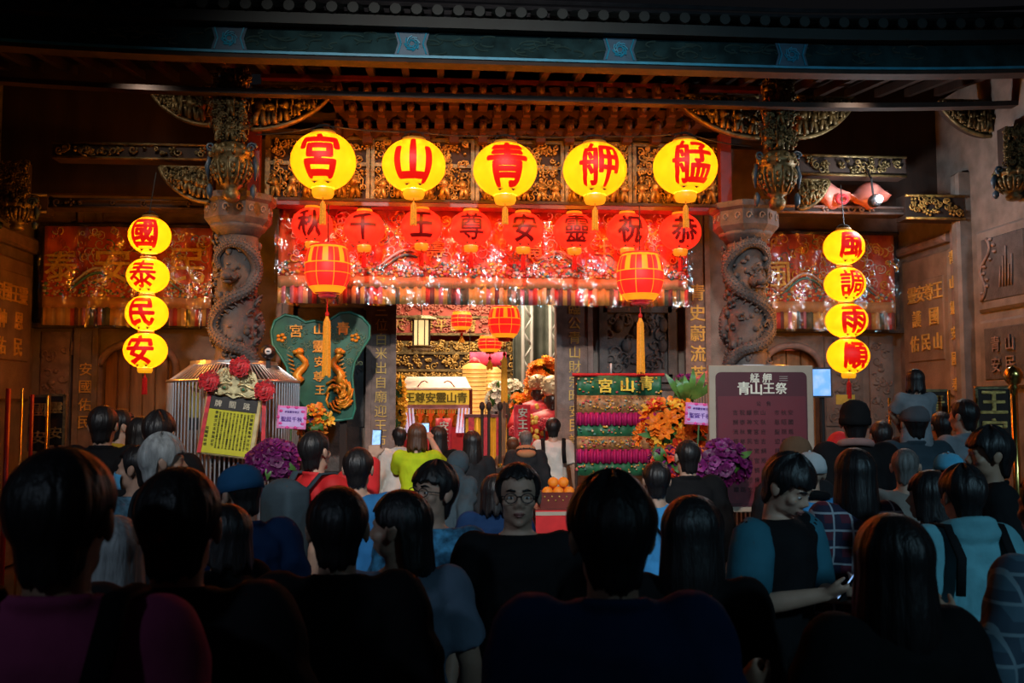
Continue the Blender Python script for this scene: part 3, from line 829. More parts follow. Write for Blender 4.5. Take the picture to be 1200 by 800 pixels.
# ------------------------------------------------------------------ gilded carpentry under the eave
carp = empty('trim_1', (0, 0, 0), kind='structure')
def spiral(q, x, y, z, r, a0=0, turns=1.4, th=.014, sgn=1, n=12):
    q.tube([(x + r * (1 - .8 * k / n) * math.cos(a0 + sgn * turns * 2 * PI * k / n), y - .01 * k / n, z + r * (1 - .8 * k / n) * math.sin(a0 + sgn * turns * 2 * PI * k / n)) for k in range(n + 1)], [th * (1 - .5 * k / n) for k in range(n + 1)], 5)
def figurine(q, x, y, z, h, rn):
    """small carved immortal: two legs in a skirt, chest, head, hat, bent arms, staff or fan"""
    w_ = h * .17; lean = rn.uniform(-.12, .12) * h; s = rn.choice((-1, 1))
    for k in (-1, 1): q.tube([(x + k * w_ * .75, y - .01 * (k == s), z), (x + k * w_ * .5, y - .02 * (k == s), z + h * .26), (x + lean * .3, y, z + h * .48)], [w_ * .5, w_ * .55, w_ * .6], 6)
    q.tube([(x + lean * .3, y, z + h * .42), (x + lean * .8, y - .005, z + h * .6), (x + lean, y, z + h * .74)], [w_ * .85, w_ * .95, w_ * .45], 7)
    hx = x + lean * 1.1
    q.ball((hx, y - .008, z + h * .84), (h * .085, h * .085, h * .10), 7, 5)
    q.ball((hx, y, z + h * .93), (h * .11, h * .07, h * .05), 6, 4); q.ball((hx, y, z + h * .97), (h * .05, h * .05, h * .06), 5, 4)
    q.tube([(x + lean + s * w_ * .7, y, z + h * .70), (x + lean + s * w_ * 1.6, y - w_ * .5, z + h * .56), (x + lean + s * w_ * 1.5, y - w_ * .9, z + h * .78)], h * .05, 5)
    q.tube([(x + lean - s * w_ * .7, y, z + h * .70), (x + lean - s * w_ * 1.4, y - w_ * .5, z + h * .52), (x + lean - s * w_ * .4, y - w_ * 1.0, z + h * .5)], h * .05, 5)
    if rn.random() < .6: q.tube([(x + lean + s * w_ * 1.5, y - w_ * .95, z + h * .15), (x + lean + s * w_ * 1.5, y - w_ * .95, z + h * 1.02)], h * .018, 4)
    q.tube([(x - w_ * 1.3, y + .01, z + h * .35), (x - w_ * 1.6, y + .01, z + h * .7), (x + lean, y + .02, z + h * 1.0), (x + w_ * 1.6, y + .01, z + h * .66), (x + w_ * 1.3, y + .01, z + h * .3)], h * .03, 5)
def carved_fill(q, inside, bx, y, rn, n, rmax):
    x0, x1, z0, z1 = bx; k = 0; tries = 0
    while k < n and tries < n * 8:
        tries += 1
        x, z = rn.uniform(x0, x1), rn.uniform(z0, z1)
        if not inside(x, z): continue
        k += 1; t = rn.random()
        if t < .55: spiral(q, x, y - rn.uniform(0, .03), z, rn.uniform(.4, 1) * rmax, rn.uniform(0, 6), 1.2, rmax * .22, rn.choice((1, -1)), 9)
        elif t < .8: q.ball((x, y - .01, z), (rmax * .4, .03, rmax * .3), 7, 5)
        else:
            a = rn.uniform(0, 6)
            for j in range(4): q.ball((x + rmax * .5 * math.cos(a + j * 1.57), y - .015, z + rmax * .5 * math.sin(a + j * 1.57)), (rmax * .32, .02, rmax * .32), 6, 4)
# fan-shaped brackets either side of each hanging post
def fan(px0, px1, pyt, pyb, Y, big, seed, label_m=gilt_d):
    rn = random.Random(seed)
    a, b = at(px0, pyt, Y), at(px1, pyb, Y)     # big: the end at the post (deep), other end shallow
    x0, x1, zt, zb = a.x, b.x, a.z, b.z
    def low(x):
        t = (x - x0) / (x1 - x0); t = t if big == 'r' else 1 - t
        return zt + (zb - zt) * math.sin(min(1, max(0, t) * 1.02) * PI / 2) ** .62
    n = 16
    poly = [(x0, zt)] + [(x0 + (x1 - x0) * k / n, low(x0 + (x1 - x0) * k / n)) for k in range(n + 1)] + [(x1, zt)]
    poly = [p for i, p in enumerate(poly) if i == 0 or (abs(p[0] - poly[i - 1][0]) + abs(p[1] - poly[i - 1][1])) > 1e-4]
    q = MB()
    for k in range(n):
        xa, xb = x0 + (x1 - x0) * k / n, x0 + (x1 - x0) * (k + 1) / n
        q.prism([(xa, low(xa)), (xb, low(xb)), (xb, zt), (xa, zt)], Y, Y + .08)
    o = q.build('fan_bracket', wood_d, carp)
    q = MB().tube([(x0 + (x1 - x0) * k / n, Y - .02, low(x0 + (x1 - x0) * k / n)) for k in range(n + 1)], .024, 7)
    q.tube([(x0, Y - .02, zt), (x1, Y - .02, zt)], .018, 6).build('rim', label_m, o, True)
    q = MB(); m = 6
    for k in range(m):
        x = x0 + (x1 - x0) * (k + .6) / (m + .2); h = (zt - low(x)) * .86
        if h > .12: figurine(q, x + rn.uniform(-.02, .02), Y - .04 - rn.uniform(0, .03), low(x) + .03, h * rn.uniform(.65, 1), rn)
    carved_fill(q, lambda x, z: z > low(x) + .04, (min(x0, x1), max(x0, x1), zb, zt - .02), Y - .02, rn, 130, .042)
    q.build('carving', label_m, o, True, kind='stuff')
fan(176, 246, 102, 147, 9.5, 'r', 3); fan(390, 294, 104, 152, 9.5, 'r', 4)
fan(794, 889, 112, 162, 9.5, 'r', 5); fan(1000, 932, 116, 162, 9.5, 'r', 6)
fan(1100, 1160, 118, 160, 9.5, 'r', 7); fan(188, 246, 196, 237, 9.6, 'r', 8); fan(970, 935, 212, 245, 9.6, 'r', 9)
# hanging posts (lotus baskets)
def hanging_post(px, pyt, pyb, Y, seed, m=gilt_d, sc=1.0):
    rn = random.Random(seed); c = at(px, pyb, Y); zt = Z(pyt, Y, px); zb = c.z; H = zt - zb
    P = empty('hanging_post', (c.x, Y, zb), parent=carp)
    r = .175 * sc
    MB().b2(-.10 * sc, .10 * sc, -.05, .10, H * .42, H).build('post_core', wood_d, P)
    q = MB()
    for k in range(3):
        for j in range(3): figurine(q, (j - 1) * .11 * sc, -.08 - .03 * (j == 1), H * (.44 + .18 * k), H * .17, rn)
    carved_fill(q, lambda x, z: True, (-.17 * sc, .17 * sc, H * .44, H * .98), -.10, rn, 150, .04 * sc)
    q.build('figure_carving', m, P, True, kind='stuff')
    q = MB().lathe([(.05, 0), (r * .45, H * .02), (r * .5, H * .06), (r * .35, H * .09), (r * .62, H * .12), (r * .98, H * .2), (r * 1.08, H * .27), (r * .95, H * .31), (r * 1.15, H * .335), (r * 1.2, H * .36), (r * .9, H * .40), (r * .7, H * .43)], n=24)
    b = q.build('lotus_basket', m, P, True)
    q = MB()
    for k in range(12):
        a = 2 * PI * k / 12
        q.tube([(r * .66 * math.cos(a), r * .66 * math.sin(a), H * .12), (r * 1.03 * math.cos(a), r * 1.03 * math.sin(a), H * .2), (r * 1.12 * math.cos(a), r * 1.12 * math.sin(a), H * .27), (r * .98 * math.cos(a), r * .98 * math.sin(a), H * .305)], .013, 5)
        for jz, jr, js in ((.245, 1.07, .026), (.205, 1.0, .022), (.165, .86, .018), (.345, 1.17, .022), (.385, 1.0, .03)):
            q.ball((r * jr * math.cos(a + .26), r * jr * math.sin(a + .26), H * jz), (js, js, js * 1.3), 6, 5)
    q.build('basket_rib', gilt_d, b, True, kind='stuff')
    q = MB()
    for s in (-1, 1):
        spiral(q, s * r * 1.1, -.05, H * .40, .05, 0, 1.5, .018, s)
        q.tube([(s * r * 1.2, 0, H * .34), (s * r * 1.35, 0, H * .26), (s * r * 1.3, 0, H * .16)], [.02, .03, .01], 6)
        q.lathe([(.012, H * .02), (.03, H * .05), (.034, H * .1), (.012, H * .13)], (s * r * 1.2, 0, 0), 8)
    q.build('side_bud', pm('blue_enamel', (.035, .06, .085), .4), P, True, kind='stuff')
    return P
hanging_post(271, 82, 236, 9.25, 31); hanging_post(911, 92, 246, 9.25, 32)
hanging_post(1188, 150, 235, 9.0, 33, sc=.9); hanging_post(20, 190, 270, 9.6, 34, sc=.8)
# carved beams over the side bays
def beam(px0, px1, py0, py1, Y, seed, m=gilt_d, n=40):
    rn = random.Random(seed); a, b = at(px0, py0, Y), at(px1, py1, Y)
    zt = (Z(py0, Y, px0)); zb = Z(py1, Y, px1)
    o = MB().b2(a.x, b.x, Y, Y + .2, zb, zt).build('carved_beam', wood_d, carp)
    q = MB()
    for z in (zt - .012, zb + .012): q.tube([(a.x, Y - .015, z), (b.x, Y - .015, z)], .016, 6)
    q.build('beam_moulding', m, o, True)
    q = MB(); carved_fill(q, lambda x, z: True, (a.x + .05, b.x - .05, zb + .06, zt - .05), Y - .01, rn, n, .055)
    q.build('carving', m, o, True, kind='stuff')
beam(62, 246, 166, 189, 9.7, 41); beam(936, 1062, 181, 208, 9.7, 42)
beam(55, 246, 232, 246, 9.95, 43, wood_d, 8); beam(900, 1058, 240, 252, 9.95, 44, stone_p, 6)
beam(-40, 55, 226, 250, 9.9, 47, gilt_d, 20); beam(1060, 1130, 228, 258, 9.9, 48, gilt, 30)
# frieze behind the large lanterns
YF = 10.05
fx = [308, 432, 556, 662, 742, 850]
for i in range(5):
    a, b = X(fx[i], YF), X(fx[i + 1], YF); zt, zb = Z(165, YF), Z(241, YF); rn = random.Random(60 + i)
    o = MB().b2(a, b, YF, YF + .15, zb, zt).build('frieze_board', wood_d, carp)
    q = MB()
    for xx in (a + .02, b - .02): q.b2(xx - .025, xx + .025, YF - .05, YF, zb, zt)
    for zz in (zb + .02, zt - .02, zb + (zt - zb) * .58): q.b2(a, b, YF - .04, YF, zz - .02, zz + .02)
    q.build('frieze_frame', gilt_d, o)
    q = MB()
    n = 6
    for k in range(n):
        figurine(q, a + (b - a) * (k + .7 + rn.uniform(-.2, .2)) / (n + .5), YF - .04, zb + .05, (zt - zb) * rn.uniform(.3, .44), rn)
    carved_fill(q, lambda x, z: True, (a + .06, b - .06, zb + .05, zt - .05), YF - .02, rn, 240, .05)
    q.build('carving', gilt, o, True, kind='stuff')
MB().b2(X(320, YF), X(850, YF), YF - .10, YF + .12, Z(246, YF), Z(240, YF)).build('frieze_sill', wood_r, carp)
MB().b2(X(322, 9.62), X(842, 9.62), 9.60, 9.64, Z(239, 9.62), Z(239, 9.62) + .03).build('lantern_rail', wood_d, carp)
# bracket tiers above the frieze
bk = MB()
bk.b2(-.05, .05, -.12, .1, -.17, -.10)
n = 9
bk.prism([(-.17, .0), (-.15, -.05), (-.07, -.10), (.07, -.10), (.15, -.05), (.17, .0)], -.05, .05)
for s in (-1, 0, 1): bk.prism([(s * .135 - .03, 0), (s * .135 + .03, 0), (s * .135 + .042, .05), (s * .135 - .042, .05)], -.055, .055)
bk.prism([(-.035, -.1), (.035, -.1), (.035, .05), (-.035, .05)], -.2, .1)
bk.ball((0, -.2, -.02), (.035, .05, .05), 8, 6)
bk_me = bpy.data.meshes.new('bracket'); bk_me.from_pydata(bk.v, [], bk.f)
brk = pm('dark_red_bracket_wood', (.05, .016, .009), .6, var=.4, vs=8)
bk_me.materials.append(brk)
for tier, (py, Y, off) in enumerate(((152, 10.0, 0), (131, 9.88, .5), (110, 9.76, 0))):
    for k in range(13):
        px = 398 + (k + off) * 33.5
        if px > 830: continue
        p = at(px, py, Y); link('bracket', bk_me, carp, tuple(p))
for py, Y in ((161, 10.05), (142, 9.95), (120, 9.85), (98, 9.75)):
    MB().b2(X(300, Y), X(900, Y), Y - .04, Y + .06, Z(py, Y) - .02, Z(py, Y) + .03).build('bracket_beam', wood_r if py == 98 else wood_d, carp)
MB().b2(X(300, 10.2), X(900, 10.2), 10.2, 10.25, Z(168, 10.2), Z(85, 10.2)).build('bracket_backboard', wood_d, carp)
# red lacquered uprights beside the hanging posts
for px in (297, 851): 
    p = at(px, 200, 9.85); MB().b2(p.x - .06, p.x + .06, 9.85, 9.97, Z(242, 9.85), Z(150, 9.85)).build('lacquered_upright', wood_r, carp)
# dark side boards above the side bays, so that the porch closes up to the roof
for a, b in ((-60, 246), (930, 1180)):
    MB().b2(X(a, 10.6), X(b, 10.6), 10.6, 10.7, Z(235, 10.6), Z(60, 10.6)).build('upper_board', wood_d, carp)

# ------------------------------------------------------------------ embroidered curtains under clear sheets
def stripes(name):
    m = bpy.data.materials.new(name); MATS[name] = m; m.use_nodes = True; nt = m.node_tree; b = nt.nodes['Principled BSDF']
    tc = nt.nodes.new('ShaderNodeTexCoord'); sp = nt.nodes.new('ShaderNodeSeparateXYZ'); nt.links.new(tc.outputs['Object'], sp.inputs[0])
    mu = nt.nodes.new('ShaderNodeMath'); mu.operation = 'MULTIPLY'; mu.inputs[1].default_value = 21; nt.links.new(sp.outputs[0], mu.inputs[0])
    fl = nt.nodes.new('ShaderNodeMath'); fl.operation = 'FLOOR'; nt.links.new(mu.outputs[0], fl.inputs[0])
    wn = nt.nodes.new('ShaderNodeTexWhiteNoise'); wn.noise_dimensions = '1D'; nt.links.new(fl.outputs[0], wn.inputs['W'])
    rp = nt.nodes.new('ShaderNodeValToRGB'); rp.color_ramp.interpolation = 'CONSTANT'
    cs = [(0, (.62, .36, .10)), (.3, (.55, .06, .05)), (.45, (.10, .12, .08)), (.58, (.60, .20, .25)), (.7, (.70, .50, .28)), (.82, (.16, .05, .05)), (.92, (.45, .35, .30))]
    rp.color_ramp.elements[0].color = (*cs[0][1], 1)
    rp.color_ramp.elements[1].position = cs[1][0]; rp.color_ramp.elements[1].color = (*cs[1][1], 1)
    for p, c in cs[2:]:
        e = rp.color_ramp.elements.new(p); e.color = (*c, 1)
    nt.links.new(wn.outputs['Value'], rp.inputs[0]); nt.links.new(rp.outputs[0], b.inputs['Base Color']); b.inputs['Roughness'].default_value = .6
    return m
fringe_m = stripes('striped_fringe')
def clear_sheet():
    m = bpy.data.materials.new('clear_plastic_sheet'); m.use_nodes = True; nt = m.node_tree; nt.nodes.clear()
    out = nt.nodes.new('ShaderNodeOutputMaterial'); tr = nt.nodes.new('ShaderNodeBsdfTransparent'); gl = nt.nodes.new('ShaderNodeBsdfGlossy')
    gl.inputs['Roughness'].default_value = .12; gl.inputs['Color'].default_value = (1, 1, 1, 1); tr.inputs[0].default_value = (.97, .97, .96, 1)
    mx = nt.nodes.new('ShaderNodeMixShader'); mx.inputs[0].default_value = .10
    tc = nt.nodes.new('ShaderNodeTexCoord'); mp = nt.nodes.new('ShaderNodeMapping'); mp.inputs['Scale'].default_value = (1, 1, .45)
    nz = nt.nodes.new('ShaderNodeTexNoise'); nz.inputs['Scale'].default_value = 7; nz.inputs['Detail'].default_value = 3
    bp = nt.nodes.new('ShaderNodeBump'); bp.inputs['Strength'].default_value = .8; bp.inputs['Distance'].default_value = .08
    nt.links.new(tc.outputs['Object'], mp.inputs[0]); nt.links.new(mp.outputs[0], nz.inputs['Vector']); nt.links.new(nz.outputs['Fac'], bp.inputs['Height']); nt.links.new(bp.outputs[0], gl.inputs['Normal'])
    nt.links.new(tr.outputs[0], mx.inputs[1]); nt.links.new(gl.outputs[0], mx.inputs[2]); nt.links.new(mx.outputs[0], out.inputs[0])
    return m
sheet_m = clear_sheet()
curt_red = pm('crimson_satin', (.62, .055, .025), .4, var=.35, vs=5, bump=.1, sheen=.2, col2=(.80, .17, .04))
flower_c = [pm('thread_' + n, c, .55, var=.25, vs=30) for n, c in (('cream', (.75, .58, .36)), ('gold', (.75, .42, .06)), ('teal', (.10, .30, .28)), ('rose', (.62, .10, .12)), ('white', (.75, .70, .66)))]
def curtain(px0, px1, py0, py1, Y, seed, label, chars, swirl=True):
    rn = random.Random(seed)
    a, b = at(px0, py0, Y), at(px1, py1, Y); x0, x1, zt, zb = a.x, b.x, a.z, b.z; W_, H = x1 - x0, zt - zb
    C = empty('embroidered_curtain', ((x0 + x1) / 2, Y, zb), 0, label, 'curtain')
    y = lambda u: .03 * math.sin(u * W_ * 9 + seed) + .015 * math.sin(u * W_ * 23)
    f1, f2 = .40, .17                            # flower band above f2.., fringe below
    MB().grid(lambda u, v: ((u - .5) * W_, y(u), H * (f2 + (1 - f2) * v)), int(W_ * 22), 4, .008).build('red_cloth', curt_red, C, True)
    MB().grid(lambda u, v: ((u - .5) * W_, y(u) - .004 + .012 * math.sin(u * W_ * 66), H * f2 * 1.05 * v), int(W_ * 60), 1, .006).build('striped_fringe', fringe_m, C, True)
    MB().grid(lambda u, v: ((u - .5) * W_, y(u) - .008, H * (f2 + .0 + .115 * v)), int(W_ * 22), 1, .006).build('peach_band', pm('peach_satin', (.56, .30, .13), .5, var=.2), C, True)
    # flower band: hundreds of little embroidered blossoms
    for ci, cm in enumerate(flower_c):
        q = MB()
        for _ in range(int(W_ * 34)):
            u = rn.random(); z = H * rn.uniform(f2 + .12, f1 + .04); r = rn.uniform(.012, .026)
            q.ball(((u - .5) * W_, y(u) - .012, z), (r, .008, r * .8), 6, 4)
        if swirl:
            for _ in range(int(W_ * (26 if ci in (1, 4) else 8))):
                u = rn.uniform(.02, .98); z = H * rn.uniform(f1 + .06, .95); r = rn.uniform(.03, .09)
                spiral(q, (u - .5) * W_, y(u) - .012, z, r, rn.uniform(0, 6), rn.uniform(.6, 1.4), .011 if ci == 1 else .007, rn.choice((1, -1)), 9)
        q.build('embroidery', cm, C, True, kind='stuff')
    if swirl:                                    # large white and teal waves
        for k, u in enumerate((.30, .68)):
            for j, cm in enumerate((flower_c[4], flower_c[2])):
                q = MB(); s = 1 if k else -1
                q.tube([((u - .5) * W_ + s * (t * .06 - .25), y(u) - .018 - .004 * j, H * (.47 + .10 * math.sin(t * .45) - .05 * j)) for t in range(10)], [.012 + .022 * math.sin(PI * t / 9) for t in range(10)], 6, flat=.5)
                q.build('embroidered_wave', cm, C, True)
    for (ch, u, v, s) in chars:
        q = MB(); ink(q, ch, (u - .5) * W_, H * v, s, y(u) - .014, .02, .012)
        q.build('gold_character', gold_thread, C)
    # clear cover, gathered and wrinkled
    MB().grid(lambda u, v: ((u - .5) * (W_ + .06), -.10 - .035 * math.sin(u * W_ * 5 + 3 * v + seed) - .02 * math.sin(u * W_ * 17 - 6 * v) - .012 * math.sin(u * 61 + v * 23), H * (-.03 + 1.03 * v)), int(W_ * 26), 18).build('clear_cover', sheet_m, C, True)
    MB().tube([(-W_ / 2 - .05, -.03, H), (W_ / 2 + .05, -.03, H)], .022, 8).build('curtain_rod', wood_d, C, True)
    for sx in (-1, 1): MB().tube([(sx * (W_ / 2 + .03), -.03, H), (sx * (W_ / 2 + .03), (YW if Y > 11 else 10.15) - Y, H + (0 if Y > 11 else .06))], .016, 6).build('rod_bracket', wood_d, C)
    return C
curtain(327, 806, 243, 359, YK, 3, 'long crimson embroidered curtain over the central door', [('壽', .375, .60, .22), ('青', .62, .60, .22), ('王', .79, .63, .2)])
curtain(54, 247, 263, 382, 11.3, 5, 'crimson embroidered curtain with gold characters behind the national peace lantern string', [('安', .41, .60, .42), ('民', .85, .60, .42), ('泰', .10, .58, .36)])
curtain(890, 1050, 272, 386, 11.3, 7, 'crimson embroidered curtain behind the rain and wind lantern string', [('風', .13, .55, .36)])

# floodlight, and added wrap whose pink stands in for reflected light on the ceiling
fl = at(1030, 233, 9.4)
F = empty('floodlight', tuple(fl), 0, 'small white floodlight glaring under the eave beside the added pink wrap', 'light')
MB().lathe([(.02, .0), (.05, .0), (.07, .08), (.06, .14), (.02, .16)], n=16, M=Matrix.Rotation(-PI / 2, 4, 'X')).build('housing', black, F, True)
MB().ball((0, -.01, 0), (.042, .02, .042), 12, 8).build('lens', emat('cool_white_led', (.80, .90, 1), 9, edge=(.8, .9, 1)), F, True)
MB().tube([(0, .12, .03), (0, .16, .25), (0, .30, .42)], .012, 6).build('mount', black, F)
lamp('floodlight_light', 'POINT', (fl.x, fl.y - .12, fl.z), 40, (.85, .92, 1), .05)
q = MB(); rn = random.Random(4)
a, b = at(945, 228, 9.9), at(1040, 224, 9.9)
bun = empty('ceiling_glow_wrap', (a.x, 9.9, a.z - .1), 0, 'added pink wrap standing in for lit ceiling beside the floodlight', 'cloth')
q.grid(lambda u, v: ((b.x - a.x) * u, -.10 * math.sin(PI * v) + .03 * math.sin(u * 22), .10 * v * (1.8 + .5 * math.sin(u * 9)) + .05 * math.sin(u * 14 + v * 4)), 30, 6, .12)
q.build('wrap', pm('ceiling_glow_pink', (.75, .25, .20), .3, var=.3, vs=6), bun, True)
q = MB()
for k in range(5): q.tube([(.35 + .06 * math.cos(t), -.12, .03 + .045 * math.sin(t) + .0 * k) for t in [k + j * .7 for j in range(7)]], .02, 6)
q.build('red_tie', red_silk, bun, True)
# surveillance camera beside the dragon column
p = at(314, 412, 9.35)
S = empty('surveillance_camera', tuple(p), 0, 'round black surveillance camera with a pale lens beside the dragon column', 'camera')
MB().ball((0, 0, 0), .075, 16, 12).build('dome', black, S, True)
MB().lathe([(.0, -.01), (.03, -.01), (.034, 0), (.03, .012), (0, .012)], n=16, M=Matrix.Translation((.015, -.068, 0)) @ Matrix.Rotation(PI / 2, 4, 'X')).build('lens_ring', white_p, S, True)
MB().box((.015, -.084, 0), (.03, .006, .012)).build('lens_slot', black, S)
MB().b2(-.02, .02, .02, .06, -.16, .02).build('mount', black, S)
# ------------------------------------------------------------------ crowned route notice in front of the steel guard
def frame_at(px, py, Y): p = at(px, py, Y); return (p.x, p.y, p.z)
SMALL = '青山靈安尊王國泰民風調雨順宮千秋祝聖誕路關佑護神恩出自廟迎市文公財宗昭史流芳大吉平'
s = mpp(270, 9.05)
N = empty('route_notice', frame_at(269, 498, 9.03), 0, 'tilted yellow route notice with carved gilt crown and red rosettes', 'notice')
N.rotation_euler = (R(-4), R(7), 0)
w_, h_ = 62 * s, 70 * s
MB().box((0, .02, 0), (w_ + .04, .03, h_ + .04), bev=.01).build('backing_frame', pm('pale_gilt_frame', (.45, .36, .18), .45, .4, var=.3), N)
MB().box((0, -.002, h_ * .36), (w_ * .93, .012, h_ * .22)).build('header_board', pm('notice_black', (.02, .017, .015), .5), N)
for i, c in enumerate('牌關路'):
    q = MB(); ink(q, c, (i - 1) * w_ * .27, h_ * .345, .062, -.009, .003, .02)
    q.build('header_character', pm('pale_lettering', (.62, .56, .42), .5), N)
paper = MB().box((0, -.004, -h_ * .13), (w_ * .90, .01, h_ * .74)).build('yellow_sheet', pm('yellow_notice_paper', (.60, .56, .03), .7, var=.08), N)
rn = random.Random(77); q = MB()
for col in range(13):
    big = col in (0, 2, 12); n = 9 if big else 17
    for k in range(n):
        if col == 0 and k < 4: continue
        if col == 1: continue
        ink(q, rn.choice(SMALL), -w_ * .40 + w_ * .80 * col / 12, h_ * .19 - h_ * .62 * k / n, .030 if big else .018, -.010, .001, .02)
q.build('notice_lettering', pm('notice_ink', (.03, .03, .01), .7), paper)
# crown with two dragon eyes
q = MB()
cw = w_ * .56
poly = [(-cw, -.03), (-cw * .7, -.06), (-cw * .35, -.035), (0, -.075), (cw * .35, -.035), (cw * .7, -.06), (cw, -.03), (cw * .82, .05), (cw * .60, .07), (cw * .66, .13), (cw * .52, .20), (cw * .25, .22), (cw * .18, .14), (0, .11), (-cw * .18, .14), (-cw * .25, .22), (-cw * .52, .20), (-cw * .66, .13), (-cw * .60, .07), (-cw * .82, .05)]
q.M = Matrix.Translation((0, -.02, h_ * .5 + .045))
for k in range(10):                              # strips keep the outline without folded faces
    a, b = poly[10 + k if k < 10 else 0], poly[(11 + k) % 20]
crown_pts = [(-cw, -.03, .05), (-cw * .82, -.05, .06), (-cw * .62, -.055, .18), (-cw * .4, -.04, .215), (-cw * .2, -.05, .16), (0, -.075, .115), (cw * .2, -.05, .16), (cw * .4, -.04, .215), (cw * .62, -.055, .18), (cw * .82, -.05, .06), (cw, -.03, .05)]
for p0, p1 in zip(crown_pts, crown_pts[1:]):
    q.prism([(p0[0], p0[1]), (p1[0], p1[1]), (p1[0], p1[2]), (p0[0], p0[2])], -.02, .02)
crown = q.build('carved_crown', pm('pale_gilt_crown', (.42, .36, .19), .4, .5, var=.4, vs=20), N)
q = MB(); q.M = Matrix.Translation((0, -.045, h_ * .5 + .045)); rn = random.Random(8)
for sx in (-1, 1):
    q.ball((sx * cw * .32, 0, .02), (.034, .022, .026), 12, 8)
    q.tube([(sx * (cw * .1 + .03 * k), -.002, .05 + .018 * math.sin(k * .9)) for k in range(6)], .014, 6)
    q.tube([(sx * (cw * .05 + .035 * k), -.005, -.035 + .016 * math.sin(k * 1.4)) for k in range(7)], .013, 6)
    for k in range(14):
        spiral(q, sx * cw * rn.uniform(.2, .6), 0, rn.uniform(.08, .19), rn.uniform(.015, .03), rn.uniform(0, 6), 1.2, .007, sx, 8)
q.build('crown_relief', pm('gilt_relief', (.55, .47, .25), .35, .6, var=.4, vs=20), crown, True, kind='stuff')
q = MB(); q.M = Matrix.Translation((0, -.072, h_ * .5 + .045))
for sx in (-1, 1): q.ball((sx * cw * .32, 0, .02), (.016, .012, .014), 8, 6)
q.build('dragon_pupil', pm('green_enamel', (.05, .22, .12), .3), crown, True)
def rosette(r):
    q = MB(); rn = random.Random(3)
    for ring, (rr, m) in enumerate(((.0, 1), (.35, 6), (.62, 10), (.85, 14))):
        for k in range(m):
            a = 2 * PI * k / m + ring * .4
            a += rn.uniform(-.2, .2); rr_ = rr * rn.uniform(.85, 1.1); cx, cz = rr_ * r * math.cos(a), rr_ * r * math.sin(a); ti = rn.uniform(-.8, .8); dy = rn.uniform(-.12, .12) * r
            q.grid(lambda u, v: (cx + r * .26 * (u - .5) * 2 * math.cos(a + 1.57 + ti) + r * .2 * (v - .5) * math.cos(a), dy - r * (.55 - rr * .5) - r * .30 * math.sin(PI * u) * v - r * .05 * math.sin(u * 12), cz + r * .26 * (u - .5) * 2 * math.sin(a + 1.57 + ti) + r * .2 * (v - .5) * math.sin(a)), 5, 2, .004)
    q.ball((0, -r * .1, 0), (r * .8, r * .4, r * .8), 10, 6)
    return q
ros = None
for (px, py) in ((282, 430), (246, 447), (311, 458)):
    p = Vector(frame_at(px, py, 8.98)); lp = N.matrix_basis.inverted() @ p
    if ros is None:
        o = rosette(13 * s).build('rosette', red_silk, N, False); ros = o.data
    else: o = link('rosette', ros, N)
    o.location = lp
q = MB()
def ribbon(q, pts, wd, y):
    for (a, b) in zip(pts, pts[1:]):
        d = Vector((b[0] - a[0], b[1] - a[1])); nrm = Vector((-d.y, d.x)).normalized() * wd
        q.prism([(a[0] - nrm.x, a[1] - nrm.y), (b[0] - nrm.x, b[1] - nrm.y), (b[0] + nrm.x, b[1] + nrm.y), (a[0] + nrm.x, a[1] + nrm.y)], y, y + .006)
L3 = [N.matrix_basis.inverted() @ Vector(frame_at(px, py, 9.0)) for px, py in ((281, 432), (247, 449), (309, 458), (233, 530), (308, 545))]
ribbon(q, [(L3[3].x, L3[3].z), (L3[1].x, L3[1].z), (L3[0].x, L3[0].z), (L3[2].x, L3[2].z), (L3[4].x, L3[4].z)], .018, -.02)
q.build('ribbon', red_silk, N)
# lanyard hooking the notice to the guard
MB().tube([(0, .0, h_ * .55), (0, .10, h_ * .62)], .006, 5).build('hook', steel, N)
# fluorescent tube fittings lying on the guards are left to their plates; papers tied inside the guard
P = empty('folded_paper', frame_at(228, 470, 9.42), 0, 'yellow and black paper sheet standing inside the steel guard', 'paper')
MB().box((0, 0, .02), (.11, .01, .42), rz=.3).build('sheet', pm('dull_yellow_paper', (.40, .33, .08), .8), P)
MB().box((0, -.008, -.22), (.11, .01, .12), rz=.3).build('dark_band', black, P)
MB().tube([(0, .01, -.27), (0, .01, -1.35)], .012, 6).build('stick', wood_d, P)

